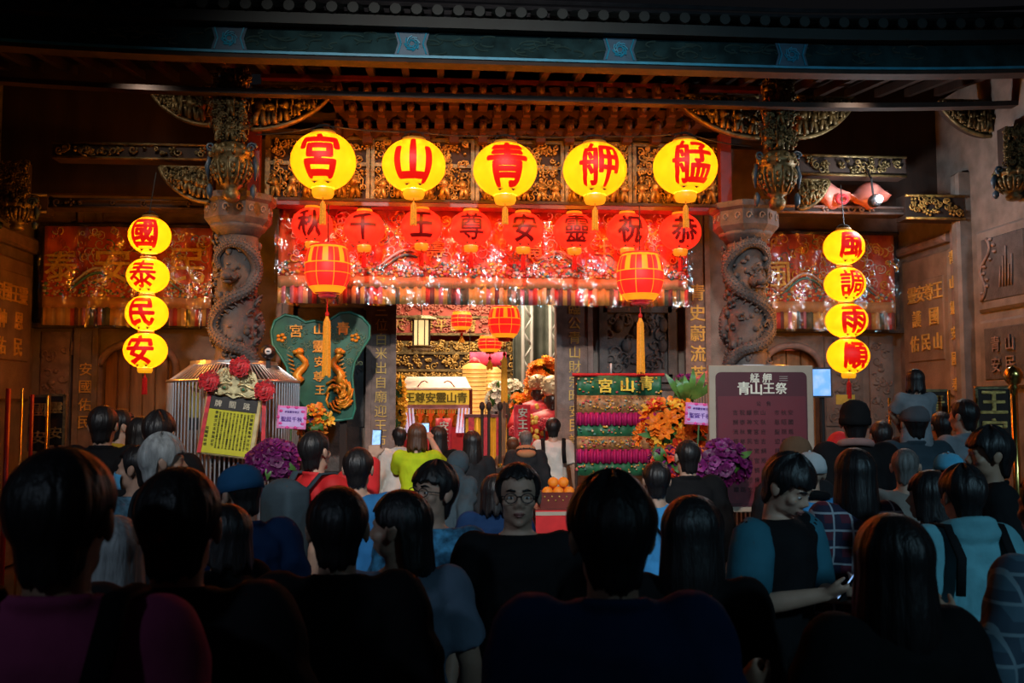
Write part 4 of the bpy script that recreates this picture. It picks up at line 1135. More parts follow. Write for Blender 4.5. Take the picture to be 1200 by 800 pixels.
# ------------------------------------------------------------------ small pink greeting cards on sticks
pinkm = pm('pink_card', (.80, .22, .50), .6, var=.2, vs=12); lilac = pm('lilac_card', (.62, .42, .80), .6, var=.12)
violet_ink = pm('violet_ink', (.10, .02, .28), .6)
def card(px, py, wpx, hpx, Y, label, tilt):
    s = mpp(px, Y); W, H = wpx * s, hpx * s
    C = empty('greeting_card', frame_at(px, py, Y), 0, label, 'card', 'pink greeting cards on the flower stands'); C.rotation_euler = (0, R(tilt), 0)
    MB().box((0, 0, 0), (W, .012, H), bev=.004).build('card_border', pinkm, C)
    MB().box((0, -.007, 0), (W * .84, .006, H * .80)).build('card_face', lilac, C)
    for i, c in enumerate('聖誕千秋'):
        q = MB(); ink(q, c, (i - 1.5) * W * .185, -H * .08, W * .17, -.010, .002, .014); q.build('card_character', violet_ink, C)
    q = MB()
    for i, c in enumerate('恭祝靈安尊王'): ink(q, c, (i - 2.5) * W * .085, H * .24, W * .075, -.010, .002, .02)
    q.build('small_lettering', violet_ink, C, kind='stuff')
    q = MB()
    for k in range(10): a = k * .63; q.ball((W * .46 * math.cos(a), -.008, H * .46 * math.sin(a)), (.018, .006, .014), 7, 5)
    q.build('printed_blossom', pm('deep_pink_print', (.75, .06, .30), .6), C, True, kind='stuff')
    MB().tube([(0, .012, -H / 2), (0, .012, -C.location.z + .02)], .008, 6).build('stick', pm('green_stick', (.06, .12, .04), .6), C)
    return C
card(342, 489, 34, 27, 8.5, 'pink greeting card with violet characters leaning on the steel bars', 3)
card(820, 485, 34, 25, 8.3, 'pink greeting card with violet characters above the orange lilies', 4)

# ------------------------------------------------------------------ maroon festival sign board
Ys = 8.2
c = at(893, 510, Ys); s = mpp(893, Ys)
B = empty('sign_board', (c.x, Ys, 0), R(-3), 'maroon festival sign board with cream frame and white title', 'sign')
x0, x1, zt, zb = -60 * s, 60 * s, Z(428, Ys, 893), Z(600, Ys, 893)
cream = pm('cream_board', (.36, .30, .235), .55, var=.08); maroon = pm('maroon_panel', (.075, .009, .017), .5, var=.12, vs=2)
MB().b2(x0, x1, 0, .05, zb, zt, bev=.006).build('cream_frame', cream, B)
def rrect(a, b, z0, z1, r, n=5):
    p = []
    for cx, cz, a0 in ((b - r, z0 + r, -PI / 2), (b - r, z1 - r, 0), (a + r, z1 - r, PI / 2), (a + r, z0 + r, PI)):
        for k in range(n + 1): p.append((cx + r * math.cos(a0 + PI / 2 * k / n), cz + r * math.sin(a0 + PI / 2 * k / n)))
    return p
MB().prism(rrect(x0 + .06, x1 - .06, zb + .05, zt - .06, .05), -.008, .002).build('maroon_face', maroon, B)
MB().prism(rrect(x0 + .075, x1 - .075, zb + .08, zt - .275, .015), -.012, -.006).build('text_panel', pm('maroon_inner', (.125, .014, .024), .5, var=.1, vs=2), B)
q = MB(); tw = pm('white_title', (.80, .78, .66), .5, var=.05)
for i, c in enumerate('艋舺'): ink(q, c, -.06 + i * .11, zt - .112, .082, -.010, .004, .018)
for i, c in enumerate('青山王祭'): ink(q, c, -.16 + i * .112, zt - .205, .112 if i < 2 else .10, -.010, .004, .026)
q.build('title_lettering', tw, B)
q = MB()
for k in range(3): q.box((.20, -.010, zt - .10 - k * .018), (.075, .003, .006))
q.build('subtitle_line', pm('grey_print', (.30, .26, .24), .6), B, kind='stuff')
q = MB(); rn = random.Random(5)
for i, c in enumerate('公告'): ink(q, c, -.03 + i * .09, zt - .34, .04, -.014, .001, .02)
for r_ in range(9):
    for k in range(9):
        if k == 5: continue
        ink(q, rn.choice(SMALL), -.24 + k * .062, zt - .42 - r_ * .085, .045, -.014, .001, .015)
q.build('body_lettering', pm('dark_maroon_ink', (.045, .006, .01), .6), B)
for sx in (x0 + .12, x1 - .12): MB().b2(sx - .025, sx + .025, .05, .11, 0, zt - .2).build('leg', steel, B)
for sx in (x0 + .12, x1 - .12): MB().b2(sx - .03, sx + .03, -.25, .35, 0, .04).build('foot', steel, B)
# lit screen on a stand beyond the sign
p = at(963, 448, 8.6); s = mpp(963, 8.6)
M_ = empty('display_screen', (p.x, 8.6, 0), R(-20), 'glowing blue display screen beside the maroon sign board', 'screen')
MB().box((0, .02, p.z), (22 * s, .04, 34 * s)).build('bezel', black, M_)
scr = emat('blue_screen_glow', (.16, .42, 1.0), 1.0, edge=(.45, .60, 1.0)); scr.node_tree.nodes['Noise Texture'].inputs['Scale'].default_value = 12
MB().box((0, -.003, p.z), (19 * s, .008, 30 * s)).build('lit_panel', scr, M_)
MB().tube([(0, .05, p.z - .1), (0, .05, .03)], .025, 8).lathe([(.22, 0), (.22, .02), (.03, .04)], (0, .05, 0), 16).build('stand', black, M_)

# ------------------------------------------------------------------ green carved plaque
Yp = 10.6; s = mpp(376, Yp); c = at(376, 430, Yp)
PQ = empty('green_plaque', (c.x, Yp, 0), 0, 'scalloped green plaque with gold characters and orange carved dragons', 'plaque')
outline = [(318, 388), (322, 376), (334, 369), (348, 372), (358, 378), (368, 376), (378, 378), (388, 374), (398, 367), (410, 366), (424, 372), (433, 382), (433, 396), (424, 410), (416, 424), (413, 440), (415, 460), (417, 478), (414, 490), (400, 492), (376, 492), (352, 490), (340, 480), (338, 462), (340, 444), (337, 430), (330, 418), (320, 404)]
pts = [((px - 376) * s, at(px, py, Yp).z) for px, py in outline]
def fan_fill(q, pts, y0, y1):
    cx = sum(p[0] for p in pts) / len(pts); cz = sum(p[1] for p in pts) / len(pts)
    n = len(pts)
    vs = [(x, y0, z) for x, z in pts] + [(x, y1, z) for x, z in pts] + [(cx, y0, cz), (cx, y1, cz)]
    fs = []
    for k in range(n):
        j = (k + 1) % n
        fs += [(2 * n, k, j), (2 * n + 1, n + j, n + k), (k, n + k, n + j, j)]
    q.add(vs, fs)
q = MB(); fan_fill(q, pts[::-1], -.03, .04)
green_l = pm('green_lacquer', (.02, .12, .075), .35, var=.35, vs=5)
PB = q.build('green_board', green_l, PQ)
MB().tube([(x, -.035, z) for x, z in pts], .016, 6, closed=True).build('rim', pm('teal_rim', (.04, .22, .16), .35), PQ, True)
orange_g = pm('orange_gold', (.85, .33, .03), .4, .2, var=.25, vs=12)
def P2(px, py): return ((px - 376) * s, at(px, py, Yp).z)
for (ch, px, py, sz) in (('宮', 347, 388, 15), ('山', 374, 386, 13), ('青', 402, 385, 15), ('靈', 374, 406, 14), ('安', 375, 424, 12), ('尊', 374, 441, 12), ('王', 376, 457, 11)):
    q = MB(); x, z = P2(px, py); ink(q, ch, x, z, sz * s, -.032, .02, .025); q.build('gold_character', orange_g, PQ)
rn = random.Random(6); q = MB()
for _ in range(70):
    px, py = rn.uniform(328, 426), rn.uniform(380, 430); x, z = P2(px, py); spiral(q, x, -.035, z, rn.uniform(.02, .05), rn.uniform(0, 6), 1.2, .005, rn.choice((1, -1)), 8)
q.build('scroll_relief', pm('sage_relief', (.13, .22, .13), .4, var=.3), PB, True, kind='stuff')
for sx, px in ((-1, 354), (1, 396)):             # carved orange dragons rising either side of the column of characters
    q = MB()
    q.tube([(P2(px + 5 * math.sin(k * .9) * sx, 448 - k * 4.2)[0], -.06 - .01 * math.sin(k), P2(px, 448 - k * 4.2)[1]) for k in range(9)], [.05, .055, .05, .045, .042, .04, .036, .03, .04], 8)
    x, z = P2(px + sx * 2, 412); q.ball((x, -.08, z), (.05, .05, .04), 10, 6).ball((x + sx * .04, -.11, z - .01), (.035, .04, .025), 8, 5)
    for k in range(6): xx, zz = P2(px + sx * 5 - 2 * k * .5, 444 - 5 * k); q.tube([(xx, -.07, zz), (xx + sx * .06, -.09, zz + .03)], [.012, .003], 5)
    q.build('carved_dragon', orange_g, PQ, True)
for px in (330, 416): q = MB(); x, z = P2(px, 396); [q.ball((x + .035 * math.cos(k * 1.26), -.04, z + .035 * math.sin(k * 1.26)), (.026, .02, .02), 7, 5) for k in range(5)]; q.build('carved_bloom', orange_g, PQ, True)
q = MB()
for k in range(40):
    a = rn.uniform(0, 2 * PI); r_ = rn.uniform(0, .12); x, z = P2(398, 462); q.tube([(x + r_ * math.cos(a), -.07, z + r_ * math.sin(a) * 1.2), (x + (r_ + .03) * math.cos(a + .5), -.10, z + (r_ + .03) * math.sin(a + .5) * 1.2), (x + (r_ + .05) * math.cos(a + 1), -.07, z + (r_ + .05) * math.sin(a + 1) * 1.2)], .014, 5)
q.build('carved_scroll', orange_g, PQ, True, kind='stuff')
for sx in (-.25, .25): MB().b2(sx - .04, sx + .04, .04, .1, 0, 2.2).build('stand_leg', wood_d, PQ)

# ------------------------------------------------------------------ embroidered altar skirt beside the door
Ya = 10.2; s = mpp(725, Ya); c = at(725, 500, Ya)
A = empty('altar_skirt_rack', (c.x, Ya, 0), R(-4), 'rack hung with tiered green and magenta embroidered altar skirts', 'skirt')
Wd = 98 * s
def zz_(py): return at(725, py, Ya).z
emer = pm('emerald_satin', (.02, .15, .065), .45, var=.4, vs=14, sheen=.2); mag = pm('magenta_fringe', (.45, .012, .13), .6, var=.35, vs=40, stretch=(1, 1, .2))
tan = pm('gold_brocade', (.36, .18, .07), .5, .1, var=.5, vs=30)
tiers = [(440, 463, emer, 'green_band'), (463, 483, tan, 'brocade_band'), (483, 497, mag, 'magenta_fringe'), (497, 511, emer, 'green_band'), (511, 526, tan, 'brocade_band'), (526, 541, mag, 'magenta_fringe'), (541, 556, emer, 'green_band')]
for i, (p0, p1, m, nm) in enumerate(tiers):
    z1, z0 = zz_(p0), zz_(p1)
    wv = (lambda u, fr=(m is mag): .03 * math.sin(u * 9 + 1) + (.02 * math.sin(u * 95) if fr else .008 * math.sin(u * 40)))
    MB().grid(lambda u, v: ((u - .5) * Wd, wv(u) - .012 * (7 - i) * (1 - v) * .0 - .01 * (i % 3), z0 - .012 + (z1 - z0 + .012) * v), 120 if m is mag else 40, 2, .008).build(nm, m, A, True)
rn = random.Random(9)
for cm, n in ((flower_c[1], 110), (flower_c[3], 60), (flower_c[2], 50), (flower_c[0], 50)):
    q = MB()
    for _ in range(n):
        u = rn.random(); t = tiers[rn.choice((0, 1, 1, 3, 4, 4, 6))]; z = rn.uniform(zz_(t[1]) + .02, zz_(t[0]) - .02)
        q.ball(((u - .5) * Wd, .03 * math.sin(u * 9 + 1) - .028, z), (rn.uniform(.007, .019), .010, rn.uniform(.006, .014)), 6, 4)
    q.build('embroidery', cm, A, True, kind='stuff')
bright_gold = pm('bright_gold_thread', (.90, .62, .05), .4, .1, var=.2)
for ch, u, zo in (('宮', .34, 0), ('山', .60, .01), ('青', .83, .03)):
    q = MB(); ink(q, ch, (u - .5) * Wd, zz_(452) + zo, .15, .03 * math.sin(u * 9 + 1) - .03, .015, .035); q.build('gold_character', bright_gold, A)
MB().tube([(-Wd / 2 - .04, .0, zz_(439)), (Wd / 2 + .04, .0, zz_(439))], .018, 8).build('top_rail', red_cloth, A)
for sx in (-1, 1): MB().tube([(sx * Wd / 2, .03, zz_(439)), (sx * Wd / 2, .03, 0)], .016, 6).build('rack_leg', wood_d, A)
# candle on top
MB().lathe([(.012, 0), (.012, .10), (.003, .115)], n=8).build('candle', white_p, None, True, loc=(c.x - .08, Ya - .0, zz_(439) + .015), label='thin white candle standing on the rail of the altar skirts', cat='candle')

# ------------------------------------------------------------------ flowers
def petal(q, L, wd, lift, ang, M):
    q.M = M @ Matrix.Rotation(ang, 4, 'Z')
    q.add([(0, 0, 0), (L * .45, -wd, lift * .5), (L * .8, -wd * .7, lift * .95), (L, 0, lift * .8), (L * .8, wd * .7, lift * .95), (L * .45, wd, lift * .5), (L * .5, 0, lift * .35)],
          [(0, 1, 6), (1, 2, 6), (2, 3, 6), (3, 4, 6), (4, 5, 6), (5, 0, 6)])
def blossom_mesh(name, m, n=6, L=.06, wd=.018, lift=.03):
    q = MB()
    for k in range(n): petal(q, L, wd, lift * (1 if k % 2 else .7), 2 * PI * k / n, Matrix.Identity(4))
    q.M = Matrix.Identity(4); q.ball((0, 0, .015), (.010, .010, .016), 6, 4)
    me = bpy.data.meshes.new(name); me.from_pydata(q.v, [], q.f); me.materials.append(m); return me
lily_o = pm('orange_petal', (.90, .20, .015), .5, var=.35, vs=20); lily_y = pm('amber_petal', (.90, .42, .03), .5, var=.3, vs=20)
lily_r = pm('scarlet_petal', (.70, .05, .02), .5, var=.3, vs=20); orch = pm('purple_petal', (.080, .003, .060), .5, var=.4, vs=20); orch2 = pm('violet_petal', (.15, .008, .12), .5, var=.4, vs=20)
white_f = pm('white_petal', (.80, .76, .62), .55, var=.12)
BL = {k: blossom_mesh('blossom_' + k, m, n, L, wd, li) for k, m, n, L, wd, li in (('o', lily_o, 6, .075, .022, .045), ('y', lily_y, 6, .07, .022, .04), ('r', lily_r, 6, .065, .020, .04), ('p', orch, 5, .045, .026, .012), ('v', orch2, 5, .042, .024, .012), ('w', white_f, 12, .05, .011, .03), ('g', lily_o, 14, .075, .014, .035), ('a', lily_y, 14, .07, .014, .04))}
def leaf_blade(q, base, tip, wd, bend):
    b, t = Vector(base), Vector(tip); d = t - b; side = d.cross(Vector((0, 1, 0)));
    if side.length < 1e-4: side = Vector((1, 0, 0))
    side.normalize(); n = 6; vs = []
    for k in range(n + 1):
        u = k / n; p = b + d * u + Vector((0, -bend * math.sin(PI * u), 0)); w = wd * math.sin(PI * min(.98, u * .92 + .06))
        vs += [tuple(p - side * w), tuple(p + side * w)]
    q.add(vs, [(2 * k, 2 * k + 1, 2 * k + 3, 2 * k + 2) for k in range(n)])
def bouquet(name, px, py, Y, wpx, hpx, kinds, n, label, seed, leaves=14, leaf_px=None, stand=True, scale=1.0, group=None, depth=.5):
    rn = random.Random(seed); s = mpp(px, Y); c = at(px, py, Y); rx, rz = wpx * s / 2, hpx * s / 2; ry = rx * depth
    F = empty(name, (c.x, Y, 0), 0, label, 'flowers', group)
    for k in range(n):
        while True:
            d = Vector((rn.uniform(-1, 1), rn.uniform(-1, .35), rn.uniform(-1, 1)))
            if .55 < d.length < 1: break
        d2 = d.normalized() * rn.uniform(.8, 1.0)
        if rn.random() < .3: d2 *= .75
        o = link('blossom', BL[rn.choice(kinds)], F, (d2.x * rx, d2.y * ry, c.z + d2.z * rz))
        v = Vector((d.x, d.y - .5, d.z + .25)).normalized()
        o.rotation_euler = v.to_track_quat('Z', 'Y').to_euler(); sc = rn.uniform(.75, 1.25) * scale; o.scale = (sc, sc, sc)
    q = MB()
    for k in range(leaves):
        a = rn.uniform(0, 2 * PI); bx = rx * .3 * math.cos(a); bz = c.z + rz * .2 * rn.uniform(-1, 1)
        leaf_blade(q, (bx, 0, bz), (rx * 1.1 * math.cos(a), -ry * rn.uniform(0, 1), c.z + rz * 1.1 * math.sin(a)), .03, .05)
    q.ball((0, 0, c.z), (rx * .7, ry * .6, rz * .7), 12, 8)
    q.build('foliage', green_leaf, F, True, kind='stuff')
    if stand:
        MB().lathe([(.16, 0), (.16, .03), (.05, .06), (.04, c.z - rz * .6), (.05, c.z - rz * .4), (.06, c.z - rz * .1)], n=16).build('stand', wood_d, F, True)
    return F
bouquet('lily_arrangement', 786, 504, 8.75, 74, 66, 'ooooorry', 105, 'bright orange lily arrangement under the pink card by the altar skirts', 1, 10, scale=1.15)
fo = bouquet('orchid_leaves', 803, 455, 8.9, 34, 34, 'pvv', 8, 'broad green leaves with small purple blossoms above the orange lilies', 2, 4, stand=False)
q = MB()
for (tx, tz) in ((-.28, .26), (-.16, .20), (.06, .33), (.20, .28), (.30, .16), (-.05, .24)):
    zb = fo['z0'] if 'z0' in fo else at(803, 462, 8.9).z
    leaf_blade(q, (tx * .2, -.05, zb - .05), (tx * .8, -.12, zb + tz * .75), .034, .06)
q.build('broad_leaf', pm('glossy_leaf', (.10, .24, .05), .3, var=.4, vs=9), fo, True, kind='stuff')
MB().tube([(0, 0, at(803, 462, 8.9).z), (0, 0, 0)], .02, 6).build('stem', green_leaf, fo)
bouquet('purple_orchids', 321, 538, 8.3, 62, 44, 'pppv', 120, 'dark purple orchid cluster below the steel guard bars', 3, 2, scale=1.1)
bouquet('purple_orchids', 846, 542, 7.75, 66, 50, 'pppv', 120, 'dark purple orchid cluster below the maroon sign board', 4, 2, scale=1.1)
bouquet('purple_orchids', 779, 545, 8.2, 40, 40, 'ppvr', 40, 'purple and red blossoms under the orange lily arrangement', 5, 6, scale=1.0)
bouquet('small_bouquet', 368, 492, 8.9, 34, 30, 'oopy', 26, 'small orange bouquet beside the pink card near the plaque', 6, 10)
# ------------------------------------------------------------------ offering table with oranges
Yo = 7.6; s = mpp(655, Yo); c = at(660, 590, Yo)
T = empty('offering_table', (c.x, Yo + .3, 0), 0, 'small red draped offering table holding oranges', 'table')
zt = at(655, 597, Yo).z
MB().b2(-.22, .36, -.25, .25, zt - .03, zt).build('table_top', wood_r, T)
MB().b2(-.22, .36, -.26, -.24, .25, zt - .01).build('red_drape', red_cloth, T)
MB().b2(-.22, .36, -.265, -.255, zt - .05, zt - .02).build('pale_trim', cream, T)
for sx in (-.2, .33):
    for sy in (-.22, .22): MB().b2(sx - .02, sx + .02, sy - .02, sy + .02, 0, zt - .03).build('leg', wood_r, T)
Bx = empty('offering_tray', (c.x - .02, Yo + .2, zt), 0, 'dark red carved offering tray under the oranges', 'tray')
q = MB()
q.b2(-.15, .15, -.11, .11, 0, .015)
for (a, b, cc, d) in ((-.15, .15, -.115, -.10), (-.15, .15, .10, .115), (-.155, -.14, -.11, .11), (.14, .155, -.11, .11)): q.b2(a, b, cc, d, 0, .13)
q.build('tray_box', wood_r, Bx)
q = MB(); [q.ball((-.12 + .03 * k, -.116, .095 - .03 * (k % 2)), (.009, .006, .009), 6, 4) for k in range(9)]; q.build('gilt_stud', gilt, Bx, True, kind='stuff')
org = pm('orange_peel', (.90, .24, .015), .45, var=.15, vs=6, bump=.3, bs=180)
for (dx, dy, dz) in ((-.09, -.05, 0), (.0, -.05, 0), (.09, -.05, 0), (-.045, .04, 0), (.045, .04, 0), (-.04, -.03, .075), (.045, -.03, .075)):
    O = empty('orange_fruit', (c.x - .02 + dx, Yo + .2 + dy, zt + .135 - .05 + dz), 0, 'ripe orange on top of the heap in the offering tray' if dz else 'ripe orange in the bottom layer of the offering tray', 'orange', 'oranges on the offering tray')
    MB().ball((0, 0, .045), (.046, .046, .043), 16, 10).build('fruit', org, O, True)
    MB().lathe([(.007, .086), (.006, .091), (.0, .092)], n=6).build('stem_button', green_leaf, O)

# ------------------------------------------------------------------ barrier posts and processional boards
def brass_post(px, pyt, Y, label, ball=True, r=.02, m=brass):
    p = at(px, pyt, Y); b = empty('brass_post' if ball else 'slim_pole', (p.x, Y, 0), 0, label, 'post')
    MB().tube([(0, 0, .03), (0, 0, p.z - (.1 if ball else 0))], r, 10).build('pole', m, b, True)
    if ball:
        MB().lathe([(.0, p.z), (.055, p.z - .025), (.075, p.z - .08), (.055, p.z - .135), (.03, p.z - .16), (.05, p.z - .18), (.03, p.z - .2), (.025, p.z - .25)][::-1], n=20).build('finial', m, b, True)
    fr_ = .14 if ball else .055
    MB().lathe([(fr_, 0), (fr_, .02), (fr_ * .5, .05), (r, .07)], n=16).build('foot', m, b, True)
brass_post(1187, 428, 7.2, 'tall brass post with ball finial beside the wing wall', True, .028)
brass_post(1112, 457, 8.2, 'slim brass pole between two processional boards', False, .014)
brass_post(1143, 452, 8.1, 'slim brass pole left of the ball finial post'.replace('left of', 'next to'), False, .014)
brass_post(1042, 466, 8.6, 'short brass pole beside the child on shoulders', False, .012)
brass_post(26, 455, 8.7, 'slim brass pole by the inscribed tablet', False, .011)
brass_post(56, 463, 8.9, 'short brass pole in front of the lattice board', False, .011)
brass_post(10, 455, 8.6, 'red lacquered pole in the dark corner by the tablet', False, .022, pm('red_lacquer', (.32, .015, .015), .35))
brass_post(38, 462, 8.9, 'thin red lacquered pole beside the lattice board', False, .016, pm('red_lacquer', (.32, .015, .015), .35))
def proc_board(px, py, wpx, hpx, Y, ch, label):
    s = mpp(px, Y); c = at(px, py, Y); B = empty('processional_board', (c.x, Y, 0), R(-12 if px > 600 else 12), label, 'board')
    W, H = wpx * s, hpx * s
    MB().box((0, 0, c.z), (W, .04, H), bev=.01).build('board', wood_d, B)
    n = len(ch)
    for i, k in enumerate(ch):
        q = MB(); ink(q, k, 0, c.z + H * (.5 - (i + .5) / n), min(W * .75, H / n * .85), -.022, .01, .03)
        q.build('gold_character', gilt, B)
    q = MB()
    for sx in (-1, 1): q.b2(sx * W / 2 - .012, sx * W / 2 + .012, -.03, .02, c.z - H / 2, c.z + H / 2)
    q.b2(-W / 2, W / 2, -.03, .02, c.z + H / 2 - .012, c.z + H / 2 + .012)
    q.build('gilt_edge', gilt_d, B)
    MB().tube([(0, .03, 0), (0, .03, c.z)], .02, 8).build('pole', wood_r, B)
proc_board(1094, 490, 30, 62, 8.4, '青山', 'dark processional board with gold characters by the man carrying a child')
proc_board(1164, 488, 36, 64, 7.8, '王宮', 'dark processional board with gold characters next to the ball finial post')
proc_board(46, 496, 20, 66, 9.1, '國安', 'dark processional board with carved gold characters beside the inscribed pilaster')
proc_board(66, 492, 18, 60, 9.3, '靈安', 'gilt lattice processional board in front of the stone relief')
# ------------------------------------------------------------------ inside the hall, seen through the door
def hp(px, py, Y): return at(px, py, Y)
# gilded screen across the back
scr = empty('carved_screen', (0, 17.2, 0), 0, 'tall gilded and red carved altar screen at the back of the hall', 'screen')
Yb = 17.2
rows = [(352, 372, red_wall, 'red_fascia'), (372, 392, red_wall, 'red_fascia'), (400, 414, gilt_d, 'gilt_frieze'), (414, 434, wood_d, 'lattice_panel'), (434, 446, gilt_d, 'gilt_frieze')]
xa, xb = X(400, Yb), X(620, Yb)
for i, (p0, p1, m, nm) in enumerate(rows):
    z1, z0 = Z(p0, Yb), Z(p1, Yb); rn = random.Random(100 + i)
    o = MB().b2(xa, xb, 0, .1, z0, z1, bev=.02).build(nm, m, scr)
    q = MB()
    carved_fill(q, lambda x, z: True, (xa + .05, xb - .05, z0 + .04, z1 - .04), -.01, rn, 150, .075)
    q.build('carving', gilt if i > 1 else pm('salmon_relief', (.42, .13, .085), .5, var=.35), o, True, kind='stuff')
    MB().b2(xa, xb, -.05, .1, z0 - .025, z0 + .02).build('moulding', gilt_d, scr)
MB().b2(xa, xb, .02, .12, 0, Z(446, Yb)).build('dark_recess', wood_d, scr)
q = MB()
for i, c in enumerate('天下泰平山青'): ink(q, c, X(466 + i * 17, Yb), Z(382, Yb), .22, -.03, .02, .02)
q.build('gilt_lettering', gilt, scr)
# hanging frame lamp
p = hp(494, 372, 14.2); s = mpp(494, 14.2)
FL = empty('frame_lamp', tuple(p), 0, 'upright amber frame lamp with dark flared caps inside the hall', 'lamp')
MB().b2(-.11, .11, -.11, .11, -.42, -.05).build('lit_panes', emat('amber_pane', (1, .70, .30), 1.1, edge=(1, .6, .25)), FL)
q = MB()
for sx in (-1, 1):
    for sy in (-1, 1): q.b2(sx * .12 - .014, sx * .12 + .014, sy * .12 - .014, sy * .12 + .014, -.44, -.03)
    q.b2(sx * .05 - .008, sx * .05 + .008, -.125, -.11, -.42, -.05)
q.build('lamp_bar', wood_d, FL)
MB().lathe([(.16, -.05), (.24, -.03), (.22, .0), (.12, .03)], n=8).build('top_cap', gilt_d, FL)
MB().lathe([(.10, -.50), (.20, -.47), (.22, -.44), (.14, -.42)], n=8).build('bottom_cap', gilt_d, FL)
MB().tube([(0, 0, .02), (0, 0, 5.4 - p.z)], .01, 5).build('hanging_rod', wire_m, FL)
# canopied altar with the yellow name board
Yc = 14.6; s = mpp(511, Yc); c = hp(511, 465, Yc)
AL = empty('canopied_altar', (c.x, Yc, 0), 0, 'canopied altar with cream awning and yellow name board', 'altar')
zt = lambda py: hp(511, py, Yc).z
W_ = 80 * s
def trap(q, w0, w1, z0, z1, y, t=.03): q.prism([(-w0 / 2, z0), (w0 / 2, z0), (w1 / 2, z1), (-w1 / 2, z1)], y, y + t)
awn = pm('cream_awning', (.80, .62, .50), .6, var=.1)
q = MB(); q.add([(-W_ / 2, -.45, zt(457)), (W_ / 2, -.45, zt(457)), (W_ * .43, .1, zt(443)), (-W_ * .43, .1, zt(443)), (-W_ / 2, -.45, zt(455)), (W_ / 2, -.45, zt(455)), (W_ * .43, .1, zt(441)), (-W_ * .43, .1, zt(441))], [(3, 2, 1, 0), (4, 5, 6, 7), (0, 1, 5, 4), (1, 2, 6, 5), (2, 3, 7, 6), (3, 0, 4, 7)])
q.build('awning', awn, AL)
q = MB()
for sx in (-1, 1): q.tube([(sx * (.12 + .05 * k), -.40 + .0 * k, zt(449) + .05 * math.sin(k * 1.1) - .015 * k) for k in range(6)], .010, 5)
q.build('awning_scroll', pm('dark_red_paint', (.20, .01, .02), .6), AL, True)
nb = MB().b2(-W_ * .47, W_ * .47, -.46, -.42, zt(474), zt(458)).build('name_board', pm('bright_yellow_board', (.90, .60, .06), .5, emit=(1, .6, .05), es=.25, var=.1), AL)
q = MB()
for i, ch in enumerate('王尊安靈山青'): ink(q, ch, W_ * (-.37 + .148 * i), zt(466), .15, -.462, .01, .03)
q.build('board_lettering', pm('green_gold_ink', (.16, .12, .01), .5), nb)
MB().b2(-W_ * .5, W_ * .5, -.44, -.40, zt(479), zt(474)).build('pink_valance', pm('pink_valance', (.80, .35, .32), .6), AL)
q = MB()
for k in range(26): x = W_ * (-.46 + .92 * k / 25); q.tube([(x, -.43, zt(479)), (x, -.43, zt(484))], .012, 5)
q.build('valance_fringe', flower_c[1], AL, kind='stuff')
for sx in (-1, 1):
    MB().tube([(sx * W_ * .49, -.42, 0), (sx * W_ * .49, -.42, zt(456))], .03, 8).build('altar_post', wood_r, AL)
    for k in range(4):
        xx = sx * (W_ * .47 - .05 * k)
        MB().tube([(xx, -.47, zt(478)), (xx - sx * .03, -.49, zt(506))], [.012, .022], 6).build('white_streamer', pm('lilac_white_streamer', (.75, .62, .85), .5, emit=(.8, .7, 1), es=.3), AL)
MB().b2(-W_ * .46, W_ * .46, -.3, .3, 0, zt(500)).build('altar_body', red_cloth, AL)
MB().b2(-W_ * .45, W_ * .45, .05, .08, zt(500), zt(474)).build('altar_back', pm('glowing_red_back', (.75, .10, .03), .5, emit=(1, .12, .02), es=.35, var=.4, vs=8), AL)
# little gilded idols on the altar
rn = random.Random(12)
for k in range(5):
    I = empty('gilded_idol', (c.x + W_ * (-.3 + .15 * k), Yc - .1, zt(500)), 0, 'small gilded seated idol on the canopied altar', 'idol', 'gilded idols on the canopied altar')
    q = MB().lathe([(.07, 0), (.075, .06), (.05, .12), (.06, .16), (.02, .2)], n=10).build('robe', pm('orange_gold', (.85, .33, .03), .4), I, True)
    MB().ball((0, -.01, .225), (.03, .03, .036), 8, 6).build('head', wood_d, I, True)
    MB().lathe([(.035, .25), (.045, .28), (.015, .31)], n=8).build('crown', gilt, I, True)
# ribbed votive light towers
amber = emat('amber_votive_glow', (1, .50, .12), .95, edge=(1, .42, .08))
for px, w0, Y, lab in ((556, 30, 15.2, 'wide ribbed amber votive light tower beside the canopied altar'), (578, 20, 15.6, 'narrow ribbed amber votive light tower behind the white flowers')):
    c = hp(px, 430, Y); s = mpp(px, Y); r = w0 * s / 2; zt_ = c.z + (.06 if w0 > 25 else .0); L = empty('votive_tower', (c.x, Y, 0), 0, lab, 'tower')
    MB().lathe([(r * .62, .6), (r * .7, .9), (r * .95, zt_ - .05), (r * .5, zt_)], n=20).build('lit_core', amber, L, True)
    n = 26
    for k in range(n):
        z = .7 + (zt_ - .8) * k / (n - 1); rr = r * (.68 + .30 * k / n) * 1.06
        MB().lathe([(rr * .9, z - .010), (rr * 1.04, z), (rr * .9, z + .010)], n=20).build('ring', pm('honey_ring', (.75, .40, .10), .45), L, True)
    MB().lathe([(r * .9, 0), (r * .9, .1), (r * .5, .2), (r * .6, .6)], n=16).build('pedestal', gilt_d, L, True)
    MB().lathe([(r * .5, zt_), (r * .35, zt_ + .06), (.02, zt_ + .1)], n=12).build('cap', red_silk, L, True)
